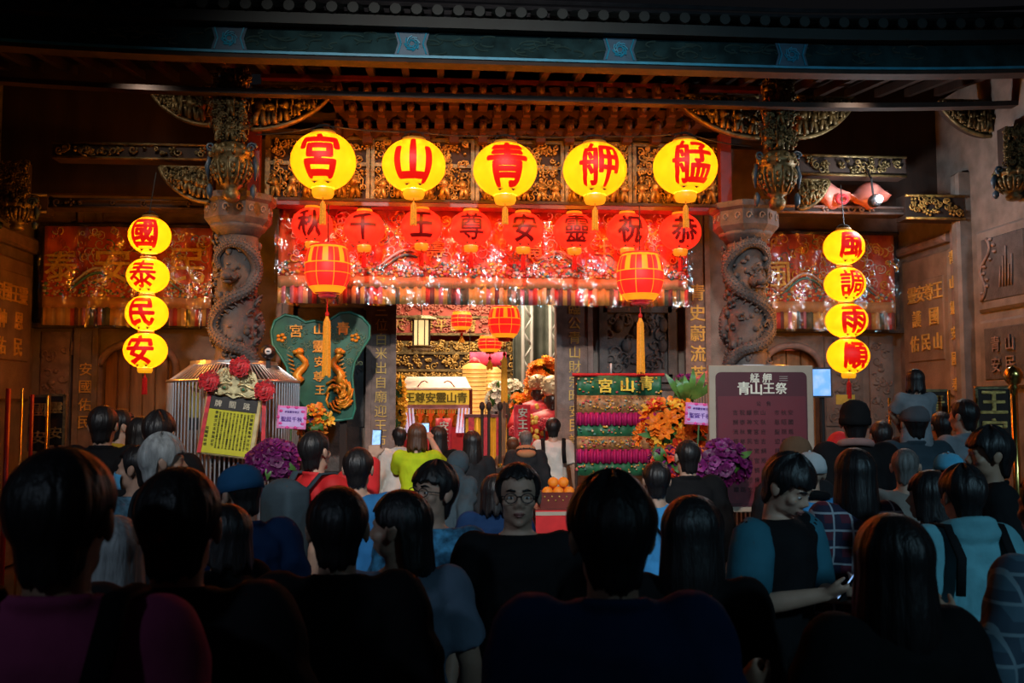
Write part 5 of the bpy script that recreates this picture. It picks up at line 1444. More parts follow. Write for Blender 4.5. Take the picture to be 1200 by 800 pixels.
# pink banner above the towers
c = hp(572, 421, 15.4)
BN = empty('pink_banner', (c.x, 15.4, c.z), 0, 'magenta lettered banner hanging above the votive towers', 'banner')
MB().grid(lambda u, v: (-.3 + .6 * u, .02 * math.sin(u * 12), -.1 + .22 * v), 16, 2, .01).build('cloth', pm('magenta_banner', (.75, .06, .16), .6, var=.3), BN, True)
MB().tube([(-.3, 0, .12), (-.3, 0, 5.4 - c.z)], .006, 5).tube([(.3, 0, .12), (.3, 0, 5.4 - c.z)], .006, 5).build('cord', wire_m, BN)
# white flower vases
bouquet('white_chrysanthemums', 581, 466, 14.15, 22, 38, 'w', 60, 'white chrysanthemum spray before the ribbed votive towers', 21, 4, scale=.9, depth=.8)
bouquet('white_chrysanthemums', 602, 460, 14.35, 20, 32, 'w', 55, 'white chrysanthemum spray beside the brown door post inside', 22, 4, scale=.9, depth=.8)
# orange flower tower
bouquet('orange_flower_tower', 641, 455, 13.75, 46, 74, 'ggaag', 150, 'tall tower of orange chrysanthemums behind the dark-faced idols', 23, 6, scale=1.0, depth=.6)
bouquet('orange_flower_tower', 612, 478, 14.0, 26, 34, 'ggao', 60, 'low mound of orange chrysanthemums beside the white spray', 24, 6, scale=.9, depth=.6)
bouquet('gold_flower_spray', 467, 475, 13.4, 16, 70, 'aay', 70, 'golden flower spray between the door post and canopied altar', 25, 6, scale=.8, depth=.8)
# dark-faced guardian idols
face_d = pm('dark_lacquer_face', (.035, .018, .014), .35, var=.2)
def guardian(px, pyf, Y, sc, label, seed):
    c = hp(px, pyf, Y); I = empty('guardian_idol', (c.x, Y, 0), R(-12), label, 'idol'); z = c.z; rn = random.Random(seed)
    MB().lathe([(.32 * sc, 0), (.28 * sc, .5), (.23 * sc, z - .35 * sc), (.30 * sc, z - .22 * sc), (.22 * sc, z - .14 * sc), (.07 * sc, z - .09 * sc)], n=20, sy=.7).build('robe', red_silk, I, True)
    q = MB().ball((0, 0, z), (.082 * sc, .088 * sc, .115 * sc), 16, 12)
    q.ball((0, -.085 * sc, z - .01 * sc), (.016 * sc, .02 * sc, .022 * sc), 8, 6).ball((0, -.07 * sc, z - .055 * sc), (.032 * sc, .02 * sc, .012 * sc), 8, 5)
    for sx in (-1, 1): q.ball((sx * .083 * sc, 0, z - .01), (.014 * sc, .022 * sc, .036 * sc), 8, 6).ball((sx * .03 * sc, -.078 * sc, z + .025 * sc), (.018 * sc, .012 * sc, .009 * sc), 8, 5)
    q.ball((0, -.07 * sc, z - .085 * sc), (.03 * sc, .03 * sc, .025 * sc), 8, 5)
    q.build('head', face_d, I, True)
    q = MB().lathe([(.09 * sc, z + .05 * sc), (.115 * sc, z + .09 * sc), (.13 * sc, z + .17 * sc), (.10 * sc, z + .24 * sc), (.03 * sc, z + .27 * sc)], n=18)
    for k in range(60):
        a = rn.uniform(0, 2 * PI); zz = rn.uniform(.07, .24); q.ball((.122 * sc * math.cos(a), .122 * sc * math.sin(a), z + zz * sc), .014 * sc, 6, 4)
    q.build('beaded_crown', pm('ivory_gilt', (.62, .46, .26), .4, .3, var=.4, vs=20), I, True)
    q = MB()
    for k in range(40):
        a = rn.uniform(-PI, 0); zz = rn.uniform(-.6, -.16); q.ball((.29 * sc * math.cos(a), .21 * sc * math.sin(a), z + zz * sc), (.03 * sc, .02 * sc, .03 * sc), 6, 4)
    q.build('robe_embroidery', gold_thread, I, True, kind='stuff')
    q = MB()
    for sx in (-1, 1): q.tube([(sx * .26 * sc, 0, z - .22 * sc), (sx * .34 * sc, -.08 * sc, z - .45 * sc), (sx * .12 * sc, -.26 * sc, z - .48 * sc)], [.08 * sc, .09 * sc, .06 * sc], 8)
    q.build('sleeve', red_cloth, I, True)
    return I
guardian(648, 469, 12.45, 1.25, 'dark-faced guardian idol in beaded crown beside the door post', 1)
guardian(630, 461, 13.12, 1.0, 'smaller dark-faced guardian idol half hidden by orange flowers', 2)
# red pompoms on the procession gear, in front of the guardians
for (px, py, w0, lab) in ((603, 506, 15, 'red pompom on a short stick near the shaved head'), (638, 496, 15, 'red pompom on a tall stick before the dark-faced idol')):
    yp_ = 12.25 if px < 620 else 11.98; c = hp(px, py, yp_); s = mpp(px, yp_); I = empty('red_pompom', (c.x, yp_, 0), 0, lab, 'pompom'); rn = random.Random(px); r = w0 * s / 2
    q = MB().ball((0, 0, c.z), r * .85, 12, 8)
    for k in range(90):
        d = Vector((rn.gauss(0, 1), rn.gauss(0, 1), rn.gauss(0, 1))).normalized(); q.ball(tuple(Vector((0, 0, c.z)) + d * r * .85), r * .22, 5, 4)
    q.build('pompom', red_silk, I, True); MB().tube([(0, 0, 0), (0, 0, c.z)], .012, 6).build('stick', wood_d, I)
# draped yellow altar front with red streamers
c = hp(570, 500, 13.2); s = mpp(570, 13.2) * .8
YA = empty('yellow_draped_table', (c.x, 13.2, 0), 0, 'yellow draped offering table under the white flower sprays', 'table')
MB().grid(lambda u, v: (-30 * s + 60 * s * u, .02 * math.sin(u * 40), .1 + (hp(580, 489, 13.2).z - .1) * v), 60, 2, .02).build('drape', pm('golden_drape', (.85, .42, .03), .55, var=.25, vs=5), YA, True)
MB().b2(-31 * s, 31 * s, -.02, .6, hp(580, 489, 13.2).z, hp(580, 488, 13.2).z + .03).build('table_top', wood_r, YA)
q = MB()
for k in range(3):
    x = -22 * s + k * 20 * s; q.b2(x - .04, x + .04, -.03, -.02, .3, hp(580, 489, 13.2).z)
q.build('red_streamer', red_silk, YA)
for sx in (-28 * s, 28 * s): MB().b2(sx - .03, sx + .03, .3, .55, 0, hp(580, 489, 13.2).z).build('leg', wood_r, YA)
# red spirit banners
for px, py, lab in ((520, 512, 'red scroll banner with pale lettering near the yellow-green shirt'), (612, 497, 'red scroll banner behind the red pompoms')):
    yb_ = 12.6 if px < 600 else 12.0; c = hp(px, py, yb_); I = empty('scroll_banner', (c.x, yb_, 0), R(8), lab, 'banner')
    MB().grid(lambda u, v: (-.11 + .22 * u, .02 * math.sin(u * 9), c.z - .35 + .6 * v), 8, 3, .008).build('cloth', red_silk, I, True)
    q = MB(); [ink(q, ch, 0, c.z + .15 - .15 * k, .12, -.03, .006, .02) for k, ch in enumerate('安王青')]; q.build('lettering', pm('pale_lettering', (.62, .56, .42), .5), I)
    MB().tube([(0, .03, 0), (0, .03, c.z + .27)], .014, 6).build('pole', wood_d, I)
# brown inner post, white scaffold truss and dark drape on the right
c = hp(590, 425, 13.0)
I = empty('inner_post', (c.x, 13.0, 0), 0, 'slim brown wooden post inside the hall behind the lantern tassel', 'post')
MB().b2(-.03, .03, -.03, .03, 0, c.z).build('shaft', wood_b, I); MB().b2(-.05, .05, -.05, .05, 0, .15).build('foot', wood_d, I); MB().lathe([(.04, c.z), (.05, c.z + .03), (.0, c.z + .07)], n=8).build('cap', gilt, I)
for px, lab in ((618, 'white lattice truss mast behind the doorway lantern'), (650, 'white lattice truss mast beside the inner door edge')):
    c = hp(px, 360, 14.8); s = mpp(px, 14.8); I = empty('truss_mast', (c.x, 14.8, 0), 0, lab, 'mast'); d = 5 * s
    for sx in (-1, 1):
        for sy in (-1, 1): MB().tube([(sx * d, sy * d, 0), (sx * d, sy * d, 4.6)], .022, 6).build('chord', pm('dull_aluminium', (.34, .34, .32), .5, var=.1), I, True)
    q = MB()
    for k in range(20): z = .1 + .22 * k; sgn = 1 if k % 2 else -1; q.tube([(-sgn * d, -d, z), (sgn * d, -d, z + .22)], .012, 5).tube([(-sgn * d, d, z), (sgn * d, d, z + .22)], .012, 5)
    q.build('lacing', pm('dull_aluminium', (.34, .34, .32), .5), I, True, kind='stuff')
c = hp(638, 400, 16.2)
I = empty('grey_drape', (c.x, 16.2, 0), 0, 'grey green drape hanging behind the white truss masts', 'drape')
MB().grid(lambda u, v: (-.55 + 1.3 * u, .09 * math.sin(u * 19) + .04 * math.sin(u * 43), 5.0 * v), 60, 2, .02).build('cloth', pm('grey_green_cloth', (.07, .08, .065), .7, var=.5, vs=3), I, True)
MB().tube([(-.6, 0, 5.0), (.8, 0, 5.0)], .03, 8).build('rail', wood_d, I)
# incense table and rail in front of the door
c = hp(577, 530, 9.9); s = mpp(578, 9.9)
I = empty('incense_table', (c.x, 9.9, 0), 0, 'carved gilt incense table standing before the doorway', 'table')
ztb = hp(578, 547, 9.9).z
MB().b2(-.27, .27, -.20, .20, ztb - .05, ztb).build('table_top', wood_d, I)
o = MB().b2(-.26, .26, -.18, .18, ztb - .55, ztb - .05).build('apron', wood_d, I)
q = MB(); rn = random.Random(2); carved_fill(q, lambda x, z: True, (-.24, .24, ztb - .52, ztb - .08), -.185, rn, 60, .05); q.build('carving', gilt, o, True, kind='stuff')
for sx in (-.25, .25):
    for sy in (-.16, .16): MB().b2(sx - .03, sx + .03, sy - .03, sy + .03, 0, ztb - .05).build('leg', wood_d, I)
for px, lab in ((565, 'slender dark rod of the incense rack beside the hooded visitor'), (573, 'middle slender dark rod of the incense rack'), (586, 'slender dark rod of the incense rack by the shaved head')):
    p = hp(px, 476, 9.85); I = empty('incense_rod', (p.x, 9.85, ztb), 0, lab, 'rod')
    MB().tube([(0, 0, 0), (0, 0, p.z - ztb)], .016, 6).build('rod', wood_d, I); MB().ball((0, 0, p.z - ztb), (.03, .03, .05), 8, 6).build('cap', wood_d, I, True); MB().lathe([(.03, 0), (.03, .02), (.02, .04)], n=10).build('socket', brass, I)
# ------------------------------------------------------------------ people: one continuous body each, hair and clothes as parts
skin_m = [pm('skin_%d' % i, c, .5, var=.10, vs=14, spec=.35) for i, c in enumerate(((.40, .235, .16), (.46, .28, .20), (.33, .19, .125)))]
hair_k = pm('black_hair', (.010, .009, .010), .42, var=.3, vs=60, stretch=(1, 1, .15), bump=.3, bs=90)
hair_br = pm('brown_hair', (.075, .030, .014), .45, var=.35, vs=60, stretch=(1, 1, .15), bump=.3, bs=90)
hair_gr = pm('grey_hair', (.11, .105, .10), .5, var=.4, vs=60, stretch=(1, 1, .15), bump=.3, bs=90)
hair_wh = pm('silver_hair', (.33, .35, .35), .5, var=.35, vs=50, stretch=(1, 1, .15), bump=.3, bs=90)
def cloth_m(name, c, var=.2, **k): return pm(name, c, .8, var=var, vs=5, bump=.25, bs=14, spec=.06, **k)
C_ = {n: cloth_m(n + '_cloth', c) for n, c in dict(black=(.010, .010, .011), charcoal=(.022, .023, .026), navy=(.010, .030, .085), pink=(.34, .06, .16), greyblue=(.13, .18, .25), blue=(.03, .16, .38), sky=(.06, .30, .62), red=(.80, .018, .025), beige=(.22, .19, .165), teal=(.13, .36, .42), lime=(.46, .58, .02), white=(.55, .54, .50), grey=(.20, .22, .24), slate=(.035, .055, .07), brown=(.13, .075, .045), mustard=(.50, .30, .03), maroon=(.10, .012, .02), paleblue=(.30, .42, .55), dteal=(.03, .13, .18)).items()}
C_['print'] = pm('blue_print_cloth', (.03, .13, .32), .8, var=.9, vs=26, col2=(.10, .42, .70))
C_['scrib'] = pm('navy_print_cloth', (.015, .03, .06), .8, var=.6, vs=17, col2=(.16, .42, .62))
def plaid(name, a, b, c):
    m = bpy.data.materials.new(name); m.use_nodes = True; nt = m.node_tree; bs = nt.nodes['Principled BSDF']; bs.inputs['Roughness'].default_value = .85
    tc = nt.nodes.new('ShaderNodeTexCoord'); sp = nt.nodes.new('ShaderNodeSeparateXYZ'); nt.links.new(tc.outputs['Object'], sp.inputs[0])
    def band(o, k, th):
        mu = nt.nodes.new('ShaderNodeMath'); mu.operation = 'MULTIPLY'; mu.inputs[1].default_value = k; nt.links.new(o, mu.inputs[0])
        fr = nt.nodes.new('ShaderNodeMath'); fr.operation = 'FRACT'; nt.links.new(mu.outputs[0], fr.inputs[0])
        lt = nt.nodes.new('ShaderNodeMath'); lt.operation = 'LESS_THAN'; lt.inputs[1].default_value = th; nt.links.new(fr.outputs[0], lt.inputs[0]); return lt.outputs[0]
    def mix(f, x, y):
        mx = nt.nodes.new('ShaderNodeMix'); mx.data_type = 'RGBA'; nt.links.new(f, mx.inputs[0])
        for s_, v in ((6, x), (7, y)):
            if isinstance(v, tuple): mx.inputs[s_].default_value = (*v, 1)
            else: nt.links.new(v, mx.inputs[s_])
        return mx.outputs[2]
    f1 = mix(band(sp.outputs[0], 12, .5), a, b); f2 = mix(band(sp.outputs[2], 12, .5), f1, b)
    f3 = mix(band(sp.outputs[0], 12, .12), f2, c); f4 = mix(band(sp.outputs[2], 12, .12), f3, c)
    nt.links.new(f4, bs.inputs['Base Color']); return m
C_['plaid'] = plaid('plaid_cloth', (.10, .012, .03), (.016, .014, .04), (.32, .34, .38))
C_['plaid2'] = plaid('blue_plaid_cloth', (.05, .10, .14), (.025, .05, .08), (.15, .22, .26))

def remesh(mb, voxel, smooth_it, ratio, name):
    me = bpy.data.meshes.new(name); me.from_pydata(mb.v, [], mb.f)
    o = bpy.data.objects.new(name, me); COL.objects.link(o)
    r = o.modifiers.new('r', 'REMESH'); r.mode = 'VOXEL'; r.voxel_size = voxel
    if smooth_it: k = o.modifiers.new('s', 'SMOOTH'); k.factor = .5; k.iterations = smooth_it
    if ratio < 1: d = o.modifiers.new('d', 'DECIMATE'); d.ratio = ratio
    dg = bpy.context.evaluated_depsgraph_get(); ev = o.evaluated_get(dg); m2 = ev.to_mesh()
    n = len(m2.vertices); co = np.empty(n * 3); m2.vertices.foreach_get('co', co)
    fs = [tuple(p.vertices) for p in m2.polygons]
    ev.to_mesh_clear(); bpy.data.objects.remove(o); bpy.data.meshes.remove(me)
    return co.reshape(-1, 3), fs

def capsule(q, pts, rs, n=12, flat=1.0):
    q.tube(pts, rs, n, flat=flat)
    rs = rs if hasattr(rs, '__len__') else [rs] * len(pts)
    for p, r in zip(pts, rs): q.ball(tuple(p), r * .995, 10, 8)
HZ = 1.602                                       # head centre of the standard figure
ARMS = {                                         # elbow, wrist, palm normal, curl for the right (+x) side, figure facing +y
    'down': (((.245, -.03, 1.135), (.265, .05, .89), (-1, 0, 0), .35),) * 2,
    'phone': (((.25, .02, 1.13), (.095, .27, 1.20), (-.6, .1, .8), 1.0), ((.25, .0, 1.13), (.07, .28, 1.17), (-.6, .1, .8), 1.0)),
    'raise': (((.25, .20, 1.30), (.10, .36, 1.56), (-.5, .6, .2), 1.1), ((.23, .16, 1.22), (.06, .34, 1.48), (-.5, .6, .2), 1.1)),
    'pray': (((.24, .03, 1.14), (.035, .25, 1.26), (-1, .0, .0), .15), ((.24, .03, 1.14), (.035, .25, 1.26), (-1, 0, 0), .15)),
    'side': (((.245, -.03, 1.135), (.265, .05, .89), (-1, 0, 0), .35), ((.33, -.05, 1.12), (.34, .10, 1.24), (-.5, .6, .2), .9)),
    'hold': (((.26, .05, 1.16), (.15, .14, 1.36), (-.5, .6, .2), 1.2), ((.26, .05, 1.16), (.15, .14, 1.36), (-.5, .6, .2), 1.2)),
    'grip': (((.22, .13, 1.22), (.10, .22, 1.08), (-.6, 0, -.6), .9), ((.22, .13, 1.22), (.10, .22, 1.08), (-.6, 0, -.6), .9)),
}
def arm_pts(pose, side):
    E, W, nrm, curl = ARMS[pose][0 if side > 0 else 1]
    m = lambda v: Vector((v[0] * side, v[1], v[2]))
    return Vector((.172 * side, -.005, 1.395)), m(E), m(W), m(nrm), curl
def leg_pts(side, sit):
    if sit: return [Vector((.085 * side, .0, .90)), Vector((.10 * side, .26, .88)), Vector((.10 * side, .30, .50)), Vector((.10 * side, .37, .44))]
    return [Vector((.088 * side, 0, .90)), Vector((.10 * side, .012, .49)), Vector((.105 * side, -.015, .085)), Vector((.115 * side, .12, .035))]
TORSO = [(.10, .80), (.155, .86), (.168, .94), (.150, 1.04), (.143, 1.10), (.160, 1.22), (.176, 1.32), (.168, 1.39), (.12, 1.435), (.06, 1.47)]
def make_body(pose, sit):
    q = MB()
    q.lathe([(r, z) for r, z in TORSO], n=24, sy=.60)
    q.tube([(0, -.02, 1.40), (0, -.012, 1.48), (0, .0, 1.56)], [.066, .056, .055], 16)
    h = Vector((0, 0, HZ)); B = lambda x, y, z, r: q.ball((x, y, HZ + z), r, 18, 12)
    B(0, -.012, .028, (.076, .094, .088)); B(0, .020, -.03, (.062, .070, .082)); B(0, .03, -.075, (.046, .052, .040)); B(0, .066, -.094, (.022, .018, .018))
    q.tube([(-.046, .070, HZ + .022), (0, .084, HZ + .024), (.046, .070, HZ + .022)], .011, 8)
    q.tube([(0, .080, HZ + .014), (0, .098, HZ - .014), (0, .106, HZ - .028)], [.008, .010, .013], 8)
    for s in (-1, 1):
        B(s * .013, .094, -.032, .010); B(s * .042, .056, -.022, (.024, .024, .022)); B(s * .031, .071, .0, (.016, .011, .009))
        B(s * .083, -.006, -.006, (.010, .020, .032)); B(s * .089, -.016, .004, (.007, .016, .026)); B(s * .042, .018, -.066, (.018, .035, .03))
    B(0, .083, -.058, (.024, .012, .006)); B(0, .082, -.068, (.020, .012, .008))
    for s in (-1, 1):
        S, E, W, nrm, curl = arm_pts(pose, s)
        capsule(q, [S, (S + E) / 2, E], [.060, .050, .042]); capsule(q, [E, (E * .55 + W * .45), W], [.042, .041, .028])
        d = (W - E).normalized(); nrm = (nrm - d * nrm.dot(d)).normalized(); sd = d.cross(nrm) * 1.0
        if sd.z < 0 and pose != 'down': sd = -sd
        if pose == 'down' and sd.y < 0: sd = -sd                # thumb points forward
        for k, (o, L) in enumerate(((.030, .070), (.010, .078), (-.010, .073), (-.029, .058))):
            K = W + d * .088 + sd * o
            q.tube([W + sd * o * .6, K], [.015, .0125], 8)
            p = K; dd = d.copy(); pts = [p]
            for j in range(3):
                dd = (Matrix.Rotation(curl * .75 * (1 if sd.dot(nrm.cross(d)) < 0 else -1), 3, sd) @ dd)
                if dd.dot(nrm) < -.01: dd = dd - nrm * 2 * dd.dot(nrm)
                p = p + dd * L * (.45, .32, .23)[j]; pts.append(p)
            capsule(q, pts, [.0098, .009, .0085, .0072], 8)
        T0 = W + d * .02 + sd * .026; capsule(q, [T0, T0 + d * .035 + sd * .028 + nrm * .012, T0 + d * .065 + sd * .034 + nrm * .026], [.014, .011, .0085], 8)
        L = leg_pts(s, sit)
        capsule(q, L[:3], [.088, .056, .036]); capsule(q, L[2:], [.038, .026], 10)
    return remesh(q, .0075, 3, .30, 'body')
def make_top(pose, kind):
    puff, sleeve, hem = {'tee': (.018, .55, .84), 'shirt': (.024, 1.0, .80), 'jacket': (.040, 1.0, .78), 'hoodie': (.036, 1.0, .78), 'vest': (.03, .25, .80)}[kind]
    q = MB(); prof = [(r + puff * (1.15 if z < 1.3 else 1), z) for r, z in TORSO if z > .9]
    prof = [(prof[0][0] * .6, hem - .01), (prof[0][0] * 1.02, hem)] + prof
    prof[-1] = (.068 + puff * .3, 1.462); prof[-2] = (.128 + puff * .55, 1.432)
    q.lathe(prof, n=24, sy=.66)
    for s in (-1, 1):
        S, E, W, _, _ = arm_pts(pose, s); p = puff
        capsule(q, [Vector((.10 * s, -.005, 1.405)), S], [.05 + p * .4, .062 + p * .8])
        if sleeve < 1:
            M = S + (E - S) * (sleeve + .25); q.tube([S, M], [.064 + p, .060 + p], 14); q.ball(tuple(S), .064 + p * .9, 12, 8)
        else:
            capsule(q, [S, (S + E) / 2, E], [.062 + p * .9, .054 + p, .046 + p]); q.tube([E, E + (W - E) * .92], [.046 + p, .034 + p * .7], 14)
    if kind in ('jacket', 'shirt'): q.tube([(.075 * math.cos(a), -.012 + .068 * math.sin(a), 1.468 - .012 * math.sin(a)) for a in [2 * PI * k / 16 for k in range(16)]], .014, 8, closed=True)
    if kind == 'hoodie':
        q.ball((0, -.085, 1.45), (.13, .06, .055), 16, 10); q.tube([(.10 * math.cos(a), -.03 + .085 * math.sin(a), 1.475 - .03 * math.sin(a)) for a in [2 * PI * k / 18 for k in range(18)]], .030, 8, closed=True)
    v, f = remesh(q, .0135, 4, .6, 'top')
    x, y, z = v[:, 0], v[:, 1], v[:, 2]; am = .0055 if kind in ('jacket', 'hoodie') else .004
    w_ = am * (np.sin(z * 52 + x * 21 + 2 * np.sin(y * 17)) + .7 * np.sin(z * 31 - x * 44 + 1.3) + .5 * np.sin(x * 70 + y * 60))
    w_ *= np.clip((1.45 - z) * 8, 0, 1)
    v = v + np.stack([x * 1.0, y * 1.0, np.zeros_like(z)], 1) / (np.sqrt(x * x + y * y)[:, None] + .02) * w_[:, None]
    return v, f
def make_legs(sit):
    q = MB(); q.lathe([(.1, .82), (.168, .86), (.182, .92), (.17, .98), (.1, 1.0)], n=20, sy=.66)
    for s in (-1, 1):
        L = leg_pts(s, sit); capsule(q, L[:3], [.100, .076, .064])
    return remesh(q, .016, 3, .5, 'trousers')
_cache = {}
def cached(key, fn):
    if key not in _cache: _cache[key] = fn()
    return _cache[key]
def turn_head(v, yaw, pitch, roll=0):
    v = np.array(v, dtype=float)
    if not (yaw or pitch or roll): return v
    t = np.clip((v[:, 2] - 1.455) / .085, 0, 1); t = t * t * (3 - 2 * t)
    t = t * (np.hypot(v[:, 0], v[:, 1]) < .20)   # raised hands stay where they are
    piv = np.array((0, -.01, 1.50)); out = v.copy()
    for k, w_ in enumerate(np.unique(np.round(t, 2))):
        if w_ == 0: continue
        idx = np.round(t, 2) == w_
        M = np.array(Matrix.Rotation(yaw * w_, 3, 'Z') @ Matrix.Rotation(-pitch * w_, 3, 'X') @ Matrix.Rotation(roll * w_, 3, 'Y'))
        out[idx] = (v[idx] - piv) @ M.T + piv
    return out
def head_mat(yaw, pitch, roll=0):
    return Matrix.Translation((0, -.01, 1.50)) @ Matrix.Rotation(yaw, 4, 'Z') @ Matrix.Rotation(-pitch, 4, 'X') @ Matrix.Rotation(roll, 4, 'Y') @ Matrix.Translation((0, .01, -1.50))
def bend_body(v, a):
    if not a: return v
    v = np.array(v, dtype=float); t = np.clip((v[:, 2] - .90) / .35, 0, 1); out = v.copy()
    c, s = np.cos(a * t), np.sin(a * t); y, z = v[:, 1], v[:, 2] - .95
    out[:, 1] = y * c + z * s; out[:, 2] = .95 + z * c - y * s
    keep = v[:, 2] < .90; out[keep] = v[keep]; return out
def hair_mesh(style, seed):
    rn = random.Random(seed); nA, nT = 64, 26; vs = []; fs = []
    sm = lambda a, b, x: (lambda u: u * u * (3 - 2 * u))(min(1, max(0, (x - a) / (b - a))))
    th = {'tuck': .018, 'crop': .006, 'short': .016, 'mop': .024, 'bob': .022, 'long': .022, 'tail': .014}[style]
    ph = [rn.uniform(0, 6) for _ in range(6)]
    for k in range(nA):
        a = 2 * PI * k / nA                      # 0 = +x, pi/2 = face
        fr = abs(((a - PI / 2 + PI) % (2 * PI)) - PI) / PI            # 0 at the face, 1 at the nape
        jag = .006 * math.sin(9 * a + ph[0]) + .004 * math.sin(23 * a + ph[1])
        if style in ('crop', 'short', 'mop'):
            front = {'crop': .082, 'short': .076, 'mop': .046}[style]
            e = front + jag + (-.030 - front) * sm(.30, .40, fr) + (-.062) * sm(.56, .64, fr) - .008 * sm(.7, 1, fr)
            if .42 < fr < .60: e += .058 * math.sin(PI * (fr - .42) / .18)      # clear of the ear
        elif style == 'tuck':
            e = .062 + jag + (.015 - .062) * sm(.22, .36, fr) - .16 * sm(.56, .66, fr)
        elif style == 'tail':
            e = .058 + jag + (-.04 - .058) * sm(.25, .42, fr) - .05 * sm(.55, .9, fr)
        else:
            Ln = {'bob': -.125, 'long': -.30}[style]
            e = .045 + jag + (Ln - .045) * sm(.20, .33, fr) + jag * 2
        for j in range(nT):
            t = j / (nT - 1)
            zt = .028 + .088 + th * 1.2
            if t > .9: z = e + (.9 - t) * .04; shrink = 1 - (t - .9) * 3.5
            else: z = zt + (e - zt) * (1 - math.cos(t / .9 * PI / 2)) if e > -.06 else zt + (e - zt) * (t / .9) ** 1.5; shrink = 1
            zz = (z - .028) / (.088 + th * 1.2)
            if z > 0 or style in ('crop', 'short', 'mop', 'tail') or (style == 'tuck' and fr < .58):
                c = math.sqrt(max(0, 1 - min(1, zz * zz)))
                if z < -.02: c = max(c, .84 + (z + .02) * 1.5)
            else: c = math.sqrt(max(0, 1 - (.028 / (.088 + th * 1.2)) ** 2)) * (1 + .10 * min(1, -z / .12) - .12 * max(0, -z - .16) / .15)
            st = 1 + .018 * math.sin(17 * a + ph[2] + 3 * t) + .014 * math.sin(29 * a + ph[3] - 5 * t) + .02 * math.sin(5 * a + ph[4])
            if t < .1: st = 1 + (st - 1) * t * 10
            tl = th if style not in ('crop', 'short', 'mop') else th * (.30 + .70 * sm(-.05, .075, z))
            rx, ry = (.077 + tl) * c * st * shrink, (.095 + th * .8) * c * st * shrink
            fl = 1.0
            vs.append((rx * math.cos(a), -.012 + ry * math.sin(a), HZ + z + (.010 * math.sin(7 * a + ph[5]) * (1 - t) if style == 'mop' else 0)))
    for k in range(nA):
        k2 = (k + 1) % nA
        for j in range(nT - 1): fs.append((k * nT + j, k2 * nT + j, k2 * nT + j + 1, k * nT + j + 1))
    q = MB().add(vs, fs)
    if style == 'tail':
        q.tube([(0, -.10, HZ + .03), (0, -.15, HZ + .0), (0, -.155, HZ - .09), (0, -.14, HZ - .19)], [.03, .034, .03, .008], 10)
    return np.array(q.v), q.f
def put(name, v, f, m, parent, smooth=True, label=None):
    me = bpy.data.meshes.new(name); me.from_pydata([tuple(p) for p in v], [], f); me.materials.append(m)
    me.polygons.foreach_set('use_smooth', [smooth] * len(me.polygons)); me.update()
    return link(name, me, parent, label=label)
def put_mb(name, q, m, parent, M, smooth=True, label=None, bend=0):
    v = np.array([tuple(M @ Vector(p)) for p in q.v]); return put(name, bend_body(v, bend), q.f, m, parent, smooth, label)
cap_white = cloth_m('pale_cap_cloth', (.42, .46, .48)); shoe_m = pm('dark_shoe', (.03, .03, .03), .6)
glass_m = pm('spectacle_lens', (.04, .045, .05), .05, var=.02, spec=.8)
screen_m = emat('phone_screen_glow', (.35, .60, 1.0), 1.2, edge=(.10, .25, .6)); screen_m.node_tree.nodes['Noise Texture'].inputs['Scale'].default_value = 40
eye_w = pm('eye_white', (.55, .52, .50), .3, var=.02); eye_d = pm('eye_iris', (.012, .008, .006), .2, var=.02)
PEOPLE = []
